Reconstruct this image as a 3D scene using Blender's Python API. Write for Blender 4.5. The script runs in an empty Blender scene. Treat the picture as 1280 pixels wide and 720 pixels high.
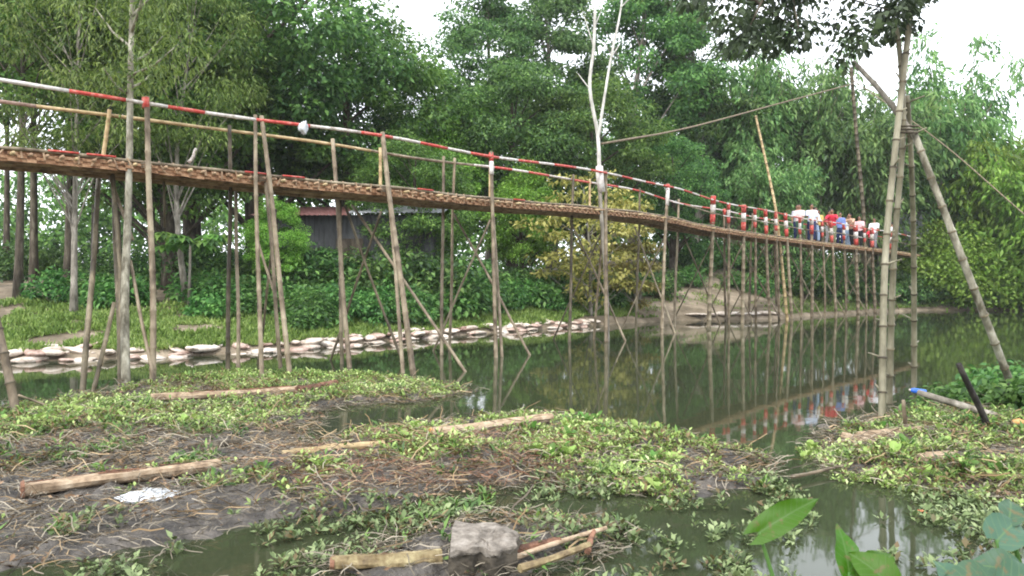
import bpy, math, random
import numpy as np
from mathutils import Vector, Matrix
R = np.random.default_rng(7)
random.seed(7)
S = bpy.context.scene
COL = S.collection
# ------------------------------------------------------------------ camera, sky, sun, exposure
FPX, HOR, CAMZ = 950.0, 353.0, 1.58
cam = bpy.data.cameras.new('camera'); co = bpy.data.objects.new('camera', cam); COL.objects.link(co)
cam.sensor_width = 36; cam.lens = FPX/1280*36; cam.clip_start = 0.05; cam.clip_end = 2000
co.location = (0, 0, CAMZ); co.rotation_euler = (math.radians(90) - math.atan((360-HOR)/FPX), 0, 0)
S.camera = co
cam.dof.use_dof = True; cam.dof.focus_distance = 14.0; cam.dof.aperture_fstop = 8.0
S.render.resolution_x = 1024; S.render.resolution_y = 576
SUN_EL, SUN_AZ = math.radians(48), math.radians(205)      # azimuth from +Y, clockwise
W = bpy.data.worlds.new('World'); S.world = W; W.use_nodes = True
nt = W.node_tree; nt.nodes.clear()
out = nt.nodes.new('ShaderNodeOutputWorld'); bg = nt.nodes.new('ShaderNodeBackground')
sky = nt.nodes.new('ShaderNodeTexSky'); sky.sky_type = 'NISHITA'; sky.sun_disc = False
sky.sun_elevation = SUN_EL; sky.sun_rotation = SUN_AZ; sky.air_density = 1.0; sky.dust_density = 3.0
mixc = nt.nodes.new('ShaderNodeMix'); mixc.data_type = 'RGBA'; mixc.inputs[0].default_value = 0.85
mixc.inputs[7].default_value = (9.0, 9.3, 9.8, 1)           # even white cloud cover over the clear sky
nt.links.new(sky.outputs[0], mixc.inputs[6]); nt.links.new(mixc.outputs[2], bg.inputs[0])
bg.inputs[1].default_value = 0.15
nt.links.new(bg.outputs[0], out.inputs[0])
sl = bpy.data.lights.new('sun', 'SUN'); sl.energy = 1.5; sl.angle = math.radians(12); sl.color = (1, .96, .9)
so = bpy.data.objects.new('sun', sl); COL.objects.link(so); so.location = (0, 0, 40)
sd = Vector((math.sin(SUN_AZ)*math.cos(SUN_EL), math.cos(SUN_AZ)*math.cos(SUN_EL), math.sin(SUN_EL)))
so.rotation_euler = (-sd).to_track_quat('-Z', 'Y').to_euler()
vs = S.view_settings; vs.view_transform = 'Standard'; vs.look = 'None'; vs.exposure = 1.05; vs.gamma = 1
S.cycles.filter_width = 1.9
S.cycles.max_bounces = 6; S.cycles.transparent_max_bounces = 4

# ------------------------------------------------------------------ helpers
def at(px, py, Y):                       # a point at depth Y that the photograph shows at px, py
    return np.array([(px-640)*Y/FPX, Y, CAMZ+(HOR-py)*Y/FPX])
def gnd(px, py, z=0.0):                  # a point at height z
    Y = FPX*(CAMZ-z)/(py-HOR); return np.array([(px-640)*Y/FPX, Y, z])
WLOC = {}
def wl(o): return WLOC.get(o.name, np.zeros(3)) if o else np.zeros(3)
def link(name, data, parent=None, loc=None):
    o = bpy.data.objects.new(name, data); COL.objects.link(o)
    base = wl(parent)
    if parent: o.parent = parent
    if loc is not None: o.location = Vector(np.asarray(loc, float)-base); WLOC[o.name] = np.asarray(loc, float)
    else: WLOC[o.name] = base
    return o
def tag(o, label=None, cat=None, group=None, kind=None):
    if label: o['label'] = label
    if cat: o['category'] = cat
    if group: o['group'] = group
    if kind: o['kind'] = kind
    return o
def thing(name, label, cat, loc=(0,0,0), group=None):
    return tag(link(name, None, None, loc), label, cat, group)
def mesh(name, v, f, mat, smooth=True):
    me = bpy.data.meshes.new(name)
    v = np.asarray(v, np.float32)
    if isinstance(f, np.ndarray):
        n, k = f.shape
        me.vertices.add(len(v)); me.vertices.foreach_set('co', v.ravel())
        me.loops.add(n*k); me.loops.foreach_set('vertex_index', f.ravel().astype(np.int32))
        me.polygons.add(n); me.polygons.foreach_set('loop_start', np.arange(0, n*k, k, dtype=np.int32))
        me.update(calc_edges=True)
    else:
        me.from_pydata(v.tolist(), [], f); me.update()
    if smooth: me.polygons.foreach_set('use_smooth', np.ones(len(me.polygons), bool))
    if mat: me.materials.append(mat)
    return me
class MB:                                # collects shapes in world coordinates, built as ONE mesh
    def __init__(s): s.v = []; s.f = []; s.n = 0
    def add(s, v, f):
        v = np.asarray(v, float); s.v.append(v); s.f += [[i+s.n for i in q] for q in f]; s.n += len(v); return s
    def tube(s, pts, rad, sides=8, caps=True):
        pts = np.asarray(pts, float); n = len(pts); rad = np.broadcast_to(np.asarray(rad, float), (n,))
        T = np.gradient(pts, axis=0); T /= np.linalg.norm(T, axis=1)[:, None]+1e-9
        up = np.array([0, 0, 1.]) if abs(T[0, 2]) < .9 else np.array([1., 0, 0])
        a = np.cross(T[0], up); a /= np.linalg.norm(a)
        V = []; th = np.arange(sides)*2*np.pi/sides
        for i in range(n):
            a = a-T[i]*a.dot(T[i]); a /= np.linalg.norm(a); b = np.cross(T[i], a)
            V.append(pts[i]+rad[i]*(np.cos(th)[:, None]*a+np.sin(th)[:, None]*b))
        V = np.concatenate(V); F = []
        for i in range(n-1):
            for j in range(sides):
                k = (j+1) % sides; F.append([i*sides+j, i*sides+k, (i+1)*sides+k, (i+1)*sides+j])
        if caps: F.append(list(range(sides))[::-1]); F.append([(n-1)*sides+j for j in range(sides)])
        return s.add(V, F)
    def culm(s, A, B, r0, r1=None, node=.32, bend=.03, sides=8, seed=None):   # a bamboo culm with swollen nodes
        A = np.asarray(A, float); B = np.asarray(B, float); L = np.linalg.norm(B-A); r1 = r0 if r1 is None else r1
        rg = np.random.default_rng(seed if seed is not None else int(abs(A.sum()*1000+B.sum()*777)) % 99991)
        t = [0.]; rr = [1.]; p = rg.uniform(.1, node)
        while p < L-.05:
            t += [p-.022, p, p+.022]; rr += [.97, 1.16, .97]; p += node*rg.uniform(.85, 1.15)
        t.append(L); rr.append(1.); t = np.array(t)/L
        q = rg.normal(size=3); d = (B-A)/L; q -= d*q.dot(d); q /= np.linalg.norm(q)
        w = rg.normal(size=3); w -= d*w.dot(d); w /= np.linalg.norm(w)
        pts = A+(B-A)*t[:, None]+q*(np.sin(np.pi*t)*bend*L*rg.uniform(.3, 1))[:, None]+w*(np.sin(3*np.pi*t+1)*bend*.25*L-np.sin(1)*bend*.25*L)[:, None]
        return s.tube(pts, (r0+(r1-r0)*t)*np.array(rr), sides)
    def box(s, c, size, M=None):
        c = np.asarray(c, float); h = np.asarray(size, float)/2
        v = np.array([[x, y, z] for x in (-1, 1) for y in (-1, 1) for z in (-1, 1)])*h
        if M is not None: v = v@np.asarray(M).T
        return s.add(v+c, [[0,1,3,2],[4,6,7,5],[0,4,5,1],[2,3,7,6],[0,2,6,4],[1,5,7,3]])
    def blob(s, c, rad, nu=14, nv=9, fn=None, M=None):
        V = []; F = []
        for i in range(nv+1):
            ph = np.pi*i/nv
            for j in range(nu):
                th = 2*np.pi*j/nu
                V.append([np.sin(ph)*np.cos(th), np.sin(ph)*np.sin(th), np.cos(ph)])
        V = np.array(V)
        if fn: V = fn(V)
        V = V*np.asarray(rad)
        if M is not None: V = V@np.asarray(M).T
        for i in range(nv):
            for j in range(nu):
                k = (j+1) % nu; F.append([i*nu+j, (i+1)*nu+j, (i+1)*nu+k, i*nu+k])
        return s.add(V+np.asarray(c), F)
    def loft(s, rings, nu=14):                              # rings: (x, y, z, rx, ry)
        V = []; F = []; th = np.arange(nu)*2*np.pi/nu
        for (x, y, z, rx, ry) in rings: V.append(np.stack([x+rx*np.cos(th), y+ry*np.sin(th), np.full(nu, z)], 1))
        for i in range(len(rings)-1):
            for j in range(nu):
                k = (j+1) % nu; F.append([i*nu+j, i*nu+k, (i+1)*nu+k, (i+1)*nu+j])
        F.append(list(range(nu))[::-1]); F.append([(len(rings)-1)*nu+j for j in range(nu)])
        return s.add(np.concatenate(V), F)
    def build(s, name, mat, parent=None, smooth=True):
        v = np.concatenate(s.v)-wl(parent)
        return link(name, mesh(name, v, s.f, mat, smooth), parent)
def ribbon_leaf(bend=.25):                                  # blade of length 1 along x, 8 verts
    v = np.array([[0,0,0],[.25,.2,.04],[.25,-.2,.04],[.6,.24,.05],[.6,-.24,.05],[1,0,-bend],[.25,0,0],[.6,0,-bend*.3]])
    f = np.array([[0,2,6,6],[0,6,1,1],[6,2,4,7],[1,6,7,3],[7,4,5,5],[3,7,5,5]])
    return v, f
def ribbon_leaf_q():                                        # dead leaf of two quads
    return np.array([[0,0,0],[.4,.2,.1],[.4,0,-.02],[.4,-.2,.1],[1,0,.06]]), np.array([[0,2,4,1],[0,3,4,2]])
def diamond(bend=.18, w=.27):                               # cheap folded leaf: 4 verts, 2 tris
    return np.array([[0,0,0],[.45,w,.05],[1,0,-bend],[.45,-w,.05]]), np.array([[0,1,2,3]])
def leaves(C, A, N, size, tmpl):                            # C centres, A axis, N normal (n,3), size (n,)
    T, F = tmpl; A = A/(np.linalg.norm(A, axis=1)[:, None]+1e-9)
    B = np.cross(N, A); B /= np.linalg.norm(B, axis=1)[:, None]+1e-9; N = np.cross(A, B)
    V = C[:, None, :]+size[:, None, None]*(T[None, :, 0, None]*A[:, None]+T[None, :, 1, None]*B[:, None]+T[None, :, 2, None]*N[:, None])
    n, k = len(C), len(T)
    return V.reshape(-1, 3), (F[None]+(np.arange(n)*k)[:, None, None]).reshape(-1, F.shape[1])
def tri_fix(name, v, f, mat, smooth=False):                 # quads with a repeated corner become triangles
    if f.shape[1] == 4 and (f[:, 2] == f[:, 3]).any():
        q = f[f[:, 2] != f[:, 3]]; t = f[f[:, 2] == f[:, 3]][:, :3]
        f = np.concatenate([t, q[:, [0,1,2]], q[:, [0,2,3]]])
    return mesh(name, v, f, mat, smooth)

# value noise
_P = R.random((64, 64))
def vn(x, y):
    x = np.asarray(x, float); y = np.asarray(y, float); i = np.floor(x).astype(int); j = np.floor(y).astype(int)
    u = x-i; v = y-j; u = u*u*(3-2*u); v = v*v*(3-2*v)
    a = _P[i % 64, j % 64]; b = _P[(i+1) % 64, j % 64]; c = _P[i % 64, (j+1) % 64]; d = _P[(i+1) % 64, (j+1) % 64]
    return (a*(1-u)+b*u)*(1-v)+(c*(1-u)+d*u)*v
def fbm(x, y): return (vn(x, y)*.5+vn(x*2.1+9, y*2.1+3)*.25+vn(x*4.3+5, y*4.3+1)*.15+vn(x*9+2, y*9+7)*.1)
def poly_d(poly, X, Y):                                     # signed distance, positive inside
    P = np.asarray(poly, float); inside = np.zeros(X.shape, bool); D = np.full(X.shape, 1e9)
    for a, b in zip(P, np.roll(P, -1, axis=0)):
        c = ((a[1] > Y) != (b[1] > Y)) & (X < (b[0]-a[0])*(Y-a[1])/(b[1]-a[1]+1e-12)+a[0]); inside ^= c
        e = b-a; t = np.clip(((X-a[0])*e[0]+(Y-a[1])*e[1])/(e@e+1e-9), 0, 1)
        D = np.minimum(D, np.hypot(X-a[0]-t*e[0], Y-a[1]-t*e[1]))
    return np.where(inside, D, -D)

# ------------------------------------------------------------------ materials
def mat(name, stops, rough=.8, scale=6., detail=5., bump=.3, bscale=None, spec=.3, coord='Object', stretch=(1,1,1), bdist=.02):
    m = bpy.data.materials.new(name); m.use_nodes = True; t = m.node_tree; L = t.links
    b = t.nodes['Principled BSDF']; b.inputs['Roughness'].default_value = rough; b.inputs['Specular IOR Level'].default_value = spec
    tc = t.nodes.new('ShaderNodeTexCoord'); mp = t.nodes.new('ShaderNodeMapping'); mp.inputs['Scale'].default_value = stretch
    L.new(tc.outputs[coord], mp.inputs[0])
    n = t.nodes.new('ShaderNodeTexNoise'); n.inputs['Scale'].default_value = scale; n.inputs['Detail'].default_value = detail; n.inputs['Roughness'].default_value = .65
    L.new(mp.outputs[0], n.inputs['Vector'])
    oi = t.nodes.new('ShaderNodeObjectInfo')
    ad = t.nodes.new('ShaderNodeMath'); ad.operation = 'MULTIPLY_ADD'; ad.inputs[1].default_value = .2; L.new(oi.outputs['Random'], ad.inputs[0])
    ct = t.nodes.new('ShaderNodeMath'); ct.operation = 'MULTIPLY_ADD'; ct.inputs[1].default_value = 1.7; ct.inputs[2].default_value = -.45; L.new(n.outputs[0], ct.inputs[0]); L.new(ct.outputs[0], ad.inputs[2])
    r = t.nodes.new('ShaderNodeValToRGB'); e = r.color_ramp.elements
    while len(e) < len(stops): e.new(.5)
    for q, (p, c) in zip(e, stops): q.position = p; q.color = (*c, 1)
    L.new(ad.outputs[0], r.inputs[0]); L.new(r.outputs[0], b.inputs['Base Color'])
    if bump:
        n2 = t.nodes.new('ShaderNodeTexNoise'); n2.inputs['Scale'].default_value = bscale or scale*4; n2.inputs['Detail'].default_value = 5
        L.new(mp.outputs[0], n2.inputs['Vector'])
        bp = t.nodes.new('ShaderNodeBump'); bp.inputs['Strength'].default_value = bump; bp.inputs['Distance'].default_value = bdist
        L.new(n2.outputs[0], bp.inputs['Height']); L.new(bp.outputs[0], b.inputs['Normal'])
    return m
def leafmat(name, stops, transl=.4, rough=.5, spec=.35, vary=.5):
    m = bpy.data.materials.new(name); m.use_nodes = True; t = m.node_tree; L = t.links
    b = t.nodes['Principled BSDF']; b.inputs['Roughness'].default_value = rough; b.inputs['Specular IOR Level'].default_value = spec
    g = t.nodes.new('ShaderNodeNewGeometry'); r = t.nodes.new('ShaderNodeValToRGB'); e = r.color_ramp.elements
    while len(e) < len(stops): e.new(.5)
    for q, (p, c) in zip(e, stops): q.position = p; q.color = (*c, 1)
    oi = t.nodes.new('ShaderNodeObjectInfo')
    tc = t.nodes.new('ShaderNodeTexCoord'); n = t.nodes.new('ShaderNodeTexNoise'); n.inputs['Scale'].default_value = .9; n.inputs['Detail'].default_value = 2
    L.new(tc.outputs['Object'], n.inputs['Vector'])
    a1 = t.nodes.new('ShaderNodeMath'); a1.operation = 'MULTIPLY_ADD'; a1.inputs[1].default_value = .9; a1.inputs[2].default_value = -.42; L.new(n.outputs[0], a1.inputs[0])
    a2 = t.nodes.new('ShaderNodeMath'); a2.operation = 'MULTIPLY_ADD'; a2.inputs[1].default_value = .8; L.new(g.outputs['Random Per Island'], a2.inputs[0]); L.new(a1.outputs[0], a2.inputs[2])
    L.new(a2.outputs[0], r.inputs[0])
    h = t.nodes.new('ShaderNodeHueSaturation'); h.inputs['Saturation'].default_value = 1.14
    m1 = t.nodes.new('ShaderNodeMapRange'); m1.inputs[3].default_value = 1-vary*.45; m1.inputs[4].default_value = 1+vary*.45; L.new(oi.outputs['Random'], m1.inputs[0]); L.new(m1.outputs[0], h.inputs['Value'])
    m2 = t.nodes.new('ShaderNodeMapRange'); m2.inputs[3].default_value = .485; m2.inputs[4].default_value = .515; L.new(oi.outputs['Random'], m2.inputs[0]); L.new(m2.outputs[0], h.inputs['Hue'])
    L.new(r.outputs[0], h.inputs['Color']); L.new(h.outputs[0], b.inputs['Base Color'])
    tr = t.nodes.new('ShaderNodeBsdfTranslucent'); L.new(h.outputs[0], tr.inputs[0])
    mx = t.nodes.new('ShaderNodeMixShader'); mx.inputs[0].default_value = transl
    L.new(b.outputs[0], mx.inputs[1]); L.new(tr.outputs[0], mx.inputs[2]); L.new(mx.outputs[0], t.nodes['Material Output'].inputs[0])
    return m
def flat(name, c, rough=.6, vary=.35): 
    return mat(name, [(.25, tuple(x*(1-vary) for x in c)), (.75, tuple(min(1, x*(1+vary)) for x in c))], rough=rough, scale=9, bump=.15)
M = {}
M['bamboo'] = mat('weathered bamboo', [(.2, (.07,.052,.034)), (.5, (.19,.15,.1)), (.85, (.34,.29,.2))], rough=.55, scale=5, stretch=(1,1,.35), bump=.25)
M['bamboo_dark'] = mat('dark wet bamboo', [(.25, (.045,.036,.024)), (.55, (.11,.09,.055)), (.85, (.24,.2,.13))], rough=.55, scale=5, stretch=(1,1,.35), bump=.25)
M['bamboo_pale'] = mat('fresh yellow bamboo', [(.25, (.28,.2,.10)), (.55, (.46,.35,.19)), (.85, (.6,.5,.32))], rough=.5, scale=5, bump=.15)
M['bamboo_green'] = mat('grey green bamboo', [(.2, (.085,.078,.05)), (.5, (.18,.165,.11)), (.85, (.3,.28,.2))], rough=.5, scale=6, stretch=(1,1,.3), bump=.2)
M['bark_pale'] = mat('pale mottled bark', [(.25, (.09,.08,.055)), (.5, (.25,.235,.18)), (.75, (.46,.44,.36))], rough=.8, scale=7, stretch=(1,1,.4), bump=.4)
M['white_bark'] = mat('white dry wood', [(.3, (.38,.37,.33)), (.7, (.72,.71,.66))], rough=.8, scale=7, stretch=(1,1,.3), bump=.3)
M['bark'] = mat('dark tree bark', [(.3, (.035,.028,.02)), (.6, (.09,.075,.055)), (.85, (.18,.16,.12))], rough=.9, scale=7, stretch=(1,1,.3), bump=.6)
M['bark_grey'] = mat('grey tree bark', [(.3, (.10,.09,.07)), (.6, (.22,.2,.165)), (.85, (.38,.35,.3))], rough=.9, scale=7, stretch=(1,1,.3), bump=.5)
M['slat'] = mat('rust brown split bamboo', [(.2, (.10,.045,.022)), (.5, (.26,.125,.062)), (.85, (.5,.31,.18))], rough=.7, scale=11, bump=.3)
M['slat_light'] = mat('lighter rust split bamboo', [(.2, (.13,.065,.034)), (.5, (.3,.165,.088)), (.85, (.48,.3,.18))], rough=.7, scale=11, bump=.3)
M['deckpole'] = mat('brown deck bamboo', [(.2, (.13,.08,.048)), (.5, (.3,.195,.12)), (.85, (.5,.37,.24))], rough=.65, scale=5, bump=.3)
M['red'] = mat('faded red paint', [(.15, (.24,.04,.032)), (.5, (.46,.055,.042)), (.95, (.52,.25,.2))], rough=.5, scale=14, bump=.1)
M['white'] = mat('faded white paint', [(.1, (.22,.18,.14)), (.45, (.5,.46,.42)), (.9, (.7,.69,.67))], rough=.55, scale=14, bump=.1)
M['wood_cut'] = mat('stripped pale wood', [(.1, (.085,.055,.035)), (.45, (.31,.225,.145)), (.9, (.54,.44,.32))], rough=.75, scale=9, stretch=(1,1,1), bump=.3)
M['wood_end'] = mat('orange cut wood end', [(.3, (.3,.13,.05)), (.7, (.55,.3,.12))], rough=.7, scale=14, bump=.3)
M['wood_red'] = mat('red brown rotten wood', [(.3, (.07,.035,.022)), (.7, (.26,.13,.08))], rough=.8, scale=12, bump=.5)
M['black_stick'] = mat('charred stick', [(.3, (.015,.013,.012)), (.8, (.06,.052,.045))], rough=.8, scale=12, bump=.5)
M['banana'] = mat('cut banana stem', [(.1, (.06,.038,.022)), (.45, (.2,.15,.075)), (.9, (.42,.36,.2))], rough=.6, scale=12, bump=.3)
M['mud'] = mat('matted mud and dead weed', [(.1, (.019,.017,.015)), (.4, (.054,.048,.042)), (.65, (.115,.102,.088)), (.95, (.21,.185,.158))], rough=.5, scale=4.5, detail=10, bump=.9, bscale=26, bdist=.04)
M['soil'] = mat('bank soil', [(.2, (.075,.06,.038)), (.5, (.18,.145,.1)), (.8, (.33,.27,.2))], rough=.95, scale=.9, detail=10, bump=.8, bscale=8, bdist=.1)
M['straw'] = leafmat('dry brown stems', [(.1, (.08,.055,.036)), (.45, (.19,.13,.085)), (.85, (.36,.27,.19))], transl=.1, rough=.8, spec=.15)
M['sack'] = mat('white woven sack', [(.1, (.2,.155,.115)), (.4, (.48,.4,.33)), (.8, (.68,.62,.55))], rough=.75, scale=6, bump=.4)
M['sack_pink'] = mat('muddy pink sack', [(.2, (.17,.10,.075)), (.5, (.36,.25,.2)), (.8, (.55,.43,.37))], rough=.7, scale=6, bump=.4)
M['stone'] = mat('pale foam block', [(.15, (.08,.068,.055)), (.5, (.21,.185,.155)), (.9, (.36,.33,.29))], rough=.85, scale=14, detail=9, bump=.6, bscale=30)
M['stone_dark'] = mat('dark block side', [(.3, (.03,.026,.02)), (.7, (.1,.085,.065))], rough=.9, scale=8, bump=.6)
M['plastic'] = mat('white plastic sheet', [(.3, (.5,.53,.56)), (.7, (.75,.77,.79))], rough=.35, scale=4, bump=.5, bscale=12)
M['blue'] = flat('blue plastic', (.03,.12,.5), .35)
M['orange'] = flat('orange plastic', (.65,.2,.08), .5)
M['tin_grey'] = mat('old grey tin', [(.2, (.02,.021,.022)), (.6, (.05,.053,.055)), (.9, (.11,.112,.115))], rough=.6, scale=3, stretch=(1,1,.3), bump=.1)
M['tin_red'] = mat('red oxide tin', [(.2, (.17,.07,.06)), (.6, (.34,.16,.145)), (.9, (.46,.29,.27))], rough=.6, scale=4, bump=.1)
M['tin_pale'] = mat('pale tin', [(.3, (.2,.21,.23)), (.7, (.42,.44,.46))], rough=.55, scale=4, bump=.1)
M['rope'] = flat('brown rope', (.2,.16,.11), .9)
def G_(a, b, c): return [(.05, a), (.45, b), (.95, c)]
M['leaf_dark'] = leafmat('dark evergreen leaf', G_((.038,.08,.034), (.1,.19,.066), (.235,.37,.125)))
M['leaf_mid'] = leafmat('mid green leaf', G_((.045,.095,.033), (.12,.23,.066), (.27,.41,.13)))
M['leaf_blue'] = leafmat('blue green leaf', G_((.048,.1,.045), (.12,.22,.085), (.26,.4,.16)))
M['leaf_light'] = leafmat('light yellow green leaf', G_((.09,.17,.04), (.21,.36,.085), (.4,.55,.17)))
M['leaf_bamboo'] = leafmat('bamboo leaf', G_((.062,.125,.05), (.165,.285,.105), (.34,.48,.2)))  # light bamboo green, with distance haze also lightened into the colour
M['leaf_wispy'] = leafmat('wispy olive leaf', G_((.055,.105,.032), (.14,.225,.065), (.29,.385,.135)))
M['leaf_yellow'] = leafmat('yellowing leaf', G_((.13,.14,.045), (.33,.32,.11), (.54,.48,.21)))
M['leaf_shrub'] = leafmat('shrub leaf', G_((.04,.095,.032), (.105,.22,.07), (.24,.39,.14)))
M['leaf_over'] = leafmat('backlit dark overhanging leaf', G_((.022,.034,.02), (.06,.085,.048), (.12,.165,.085)), transl=.35)  # the bough's backlit darkness is put into the leaf colour
M['leaf_float'] = leafmat('floating weed leaf', [(.05, (.2,.14,.08)), (.15, (.17,.14,.07)), (.22, (.12,.175,.05)), (.42, (.24,.34,.105)), (.72, (.42,.5,.21)), (.98, (.64,.67,.4))], transl=.25, vary=.25)
M['leaf_float_grey'] = leafmat('dull floating weed', [(.02, (.13,.09,.05)), (.2, (.06,.085,.035)), (.5, (.14,.185,.08)), (.95, (.32,.37,.2))], transl=.2, vary=.25)
M['leaf_taro'] = leafmat('bright broad leaf', G_((.03,.085,.012), (.05,.13,.017), (.075,.175,.024)), transl=.35, vary=.2)
M['leaf_bluish'] = leafmat('bluish broad leaf', G_((.03,.07,.04), (.05,.1,.062), (.08,.14,.09)), transl=.2, vary=.3)
def veins(m, n=30):
    t = m.node_tree; L = t.links; b = t.nodes['Principled BSDF']; tc = t.nodes.new('ShaderNodeTexCoord'); sp = t.nodes.new('ShaderNodeSeparateXYZ'); L.new(tc.outputs['Object'], sp.inputs[0])
    def mth(op, *a):
        q = t.nodes.new('ShaderNodeMath'); q.operation = op
        for i, x in enumerate(a):
            if isinstance(x, (int, float)): q.inputs[i].default_value = x
            else: L.new(x, q.inputs[i])
        return q.outputs[0]
    ay = mth('ABSOLUTE', sp.outputs[1]); w = mth('SINE', mth('MULTIPLY', mth('SUBTRACT', sp.outputs[0], mth('MULTIPLY', ay, .8)), 260.)); w = mth('POWER', mth('MAXIMUM', w, 0.), 8.)
    mid = mth('LESS_THAN', ay, .0025); h = mth('MAXIMUM', mth('MULTIPLY', w, .6), mid)
    src = b.inputs['Base Color'].links[0].from_socket; mx = t.nodes.new('ShaderNodeMix'); mx.data_type = 'RGBA'; L.new(mth('MULTIPLY', h, .45), mx.inputs[0]); L.new(src, mx.inputs[6]); mx.inputs[7].default_value = (.12,.2,.07,1); L.new(mx.outputs[2], b.inputs['Base Color'])
    nz = t.nodes.new('ShaderNodeTexNoise'); nz.inputs['Scale'].default_value = 38; nz.inputs['Detail'].default_value = 3; L.new(tc.outputs['Object'], nz.inputs['Vector'])
    rp = t.nodes.new('ShaderNodeMapRange'); rp.inputs[1].default_value = .62; rp.inputs[2].default_value = .7; L.new(nz.outputs[0], rp.inputs[0])
    m3 = t.nodes.new('ShaderNodeMix'); m3.data_type = 'RGBA'; L.new(mth('MULTIPLY', rp.outputs[0], .7), m3.inputs[0]); L.new(mx.outputs[2], m3.inputs[6]); m3.inputs[7].default_value = (.14,.1,.04,1); L.new(m3.outputs[2], b.inputs['Base Color'])
    bp = t.nodes.new('ShaderNodeBump'); bp.inputs['Strength'].default_value = .5; bp.inputs['Distance'].default_value = .002; bp.invert = True; L.new(h, bp.inputs['Height']); L.new(bp.outputs[0], b.inputs['Normal'])
veins(M['leaf_taro']); veins(M['leaf_bluish'])
M['grass'] = leafmat('bank grass', G_((.08,.13,.035), (.19,.27,.08), (.36,.43,.17)), transl=.25, vary=.2)
# water
mw = bpy.data.materials.new('murky green water'); mw.use_nodes = True; t = mw.node_tree; b = t.nodes['Principled BSDF']
b.inputs['Base Color'].default_value = (.033,.041,.021,1); b.inputs['Roughness'].default_value = .035; b.inputs['IOR'].default_value = 1.33
tc = t.nodes.new('ShaderNodeTexCoord'); n1 = t.nodes.new('ShaderNodeTexNoise'); n1.inputs['Scale'].default_value = 1.6; n1.inputs['Detail'].default_value = 3
mp = t.nodes.new('ShaderNodeMapping'); mp.inputs['Scale'].default_value = (1, .8, 1)
t.links.new(tc.outputs['Object'], mp.inputs[0]); t.links.new(mp.outputs[0], n1.inputs['Vector'])
bp = t.nodes.new('ShaderNodeBump'); bp.inputs['Strength'].default_value = .055; bp.inputs['Distance'].default_value = .03
t.links.new(n1.outputs[0], bp.inputs['Height']); t.links.new(bp.outputs[0], b.inputs['Normal']); M['water'] = mw

# ------------------------------------------------------------------ ground, water, mud banks
LINE = np.array([(-60,11.5),(-30,12.5),(-14,14.2),(-9.7,15.2),(-7.6,15.9),(-5.6,17.3),(-4.2,19),(-1.9,22.4),(2.9,27.8),(6.6,31.3),(11.7,32.8),(13.4,35),(18.7,39.6),(23,42.9),(32,44),(60,46)])
def yline(X): return np.interp(X, LINE[:, 0], LINE[:, 1])
def bank_z(X, Y):
    d = (Y-yline(X))*.72
    k = np.interp(X, [-9, -3, 3, 6, 11, 15, 30], [.17, .2, .3, .4, .4, .4, .45]); cap = np.interp(X, [-9, 0, 6, 14, 22, 40], [1.75, 1.7, 2.5, 2.6, 3.0, 3.2])
    up = .12+np.minimum(k*np.maximum(d, 0), cap+.02*np.maximum(d, 0))
    z = np.where(d > 0, np.minimum(up, .12+d*1.2), np.maximum(-.7, d*.5))
    z = z+(fbm(X*.5, Y*.5)-.5)*.35*np.clip(d/3, 0, 1)
    near = np.clip((3.5-Y)/1.0, 0, 1)*.75-.7                 # the bank under the photographer
    right = np.clip((X-(8.3+.3*np.abs(Y-7.5)))/1.6, 0, 1)*1.0-.7
    right = np.where(Y < 16, right, -.7)
    left = np.clip((-X-11)/3, 0, 1)*1.0-.7; left = np.where(Y < 9, left, -.7)
    return np.maximum(np.maximum(z, near), np.maximum(right, left))
def grid(name, xs, ys, fz, m, **kw):
    X, Y = np.meshgrid(xs, ys); Z = fz(X, Y); v = np.stack([X, Y, Z], -1).reshape(-1, 3)
    nx, ny = len(xs), len(ys); i = (np.arange(ny-1)[:, None]*nx+np.arange(nx-1)[None]).ravel()
    return link(name, mesh(name, v, np.stack([i, i+1, i+nx+1, i+nx], 1), m))
def spread(a, b, c, d, fine, n): 
    return np.concatenate([a-np.geomspace(abs(a-c), .5, n), np.arange(a, b, fine), b+np.geomspace(.5, abs(d-b), n)])
xs = spread(-32, 40, -900, 900, .4, 16); ys = spread(-6, 70, -300, 1400, .4, 16)
tag(grid('ground', xs, ys, bank_z, M['soil']), 'brown soil of the river banks under the trees', 'ground', kind='structure')
v = np.array([[-300,-60,0],[300,-60,0],[300,60,0],[-300,60,0]])
tag(link('water', mesh('water', v, [[0,1,2,3]], M['water'])), 'murky green river water reflecting trees and bridge', 'water', kind='structure')
def gp(*p): return [tuple(gnd(x, y)[:2]) for x, y in p]
I1 = gp((-120,530),(0,517),(60,508),(180,482),(260,470),(400,470),(520,477),(588,490),(520,502),(430,506),(395,516),(375,540),(340,562),(250,590),(0,600),(-150,600))
I2 = gp((-200,545),(0,548),(200,560),(330,562),(450,547),(560,532),(690,522),(760,532),(850,550),(920,568),(965,585),(930,606),(860,618),(760,615),(650,604),(560,622),(430,640),(330,640),(210,682),(100,706),(0,700),(-300,720))
I3 = gp((1040,560),(1060,535),(1140,520),(1280,498),(1500,480),(1500,640),(1280,625),(1160,610),(1060,590))
DRIFT = gp((400,712),(470,690),(560,660),(660,650),(760,668),(740,705),(600,730),(450,735))
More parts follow.
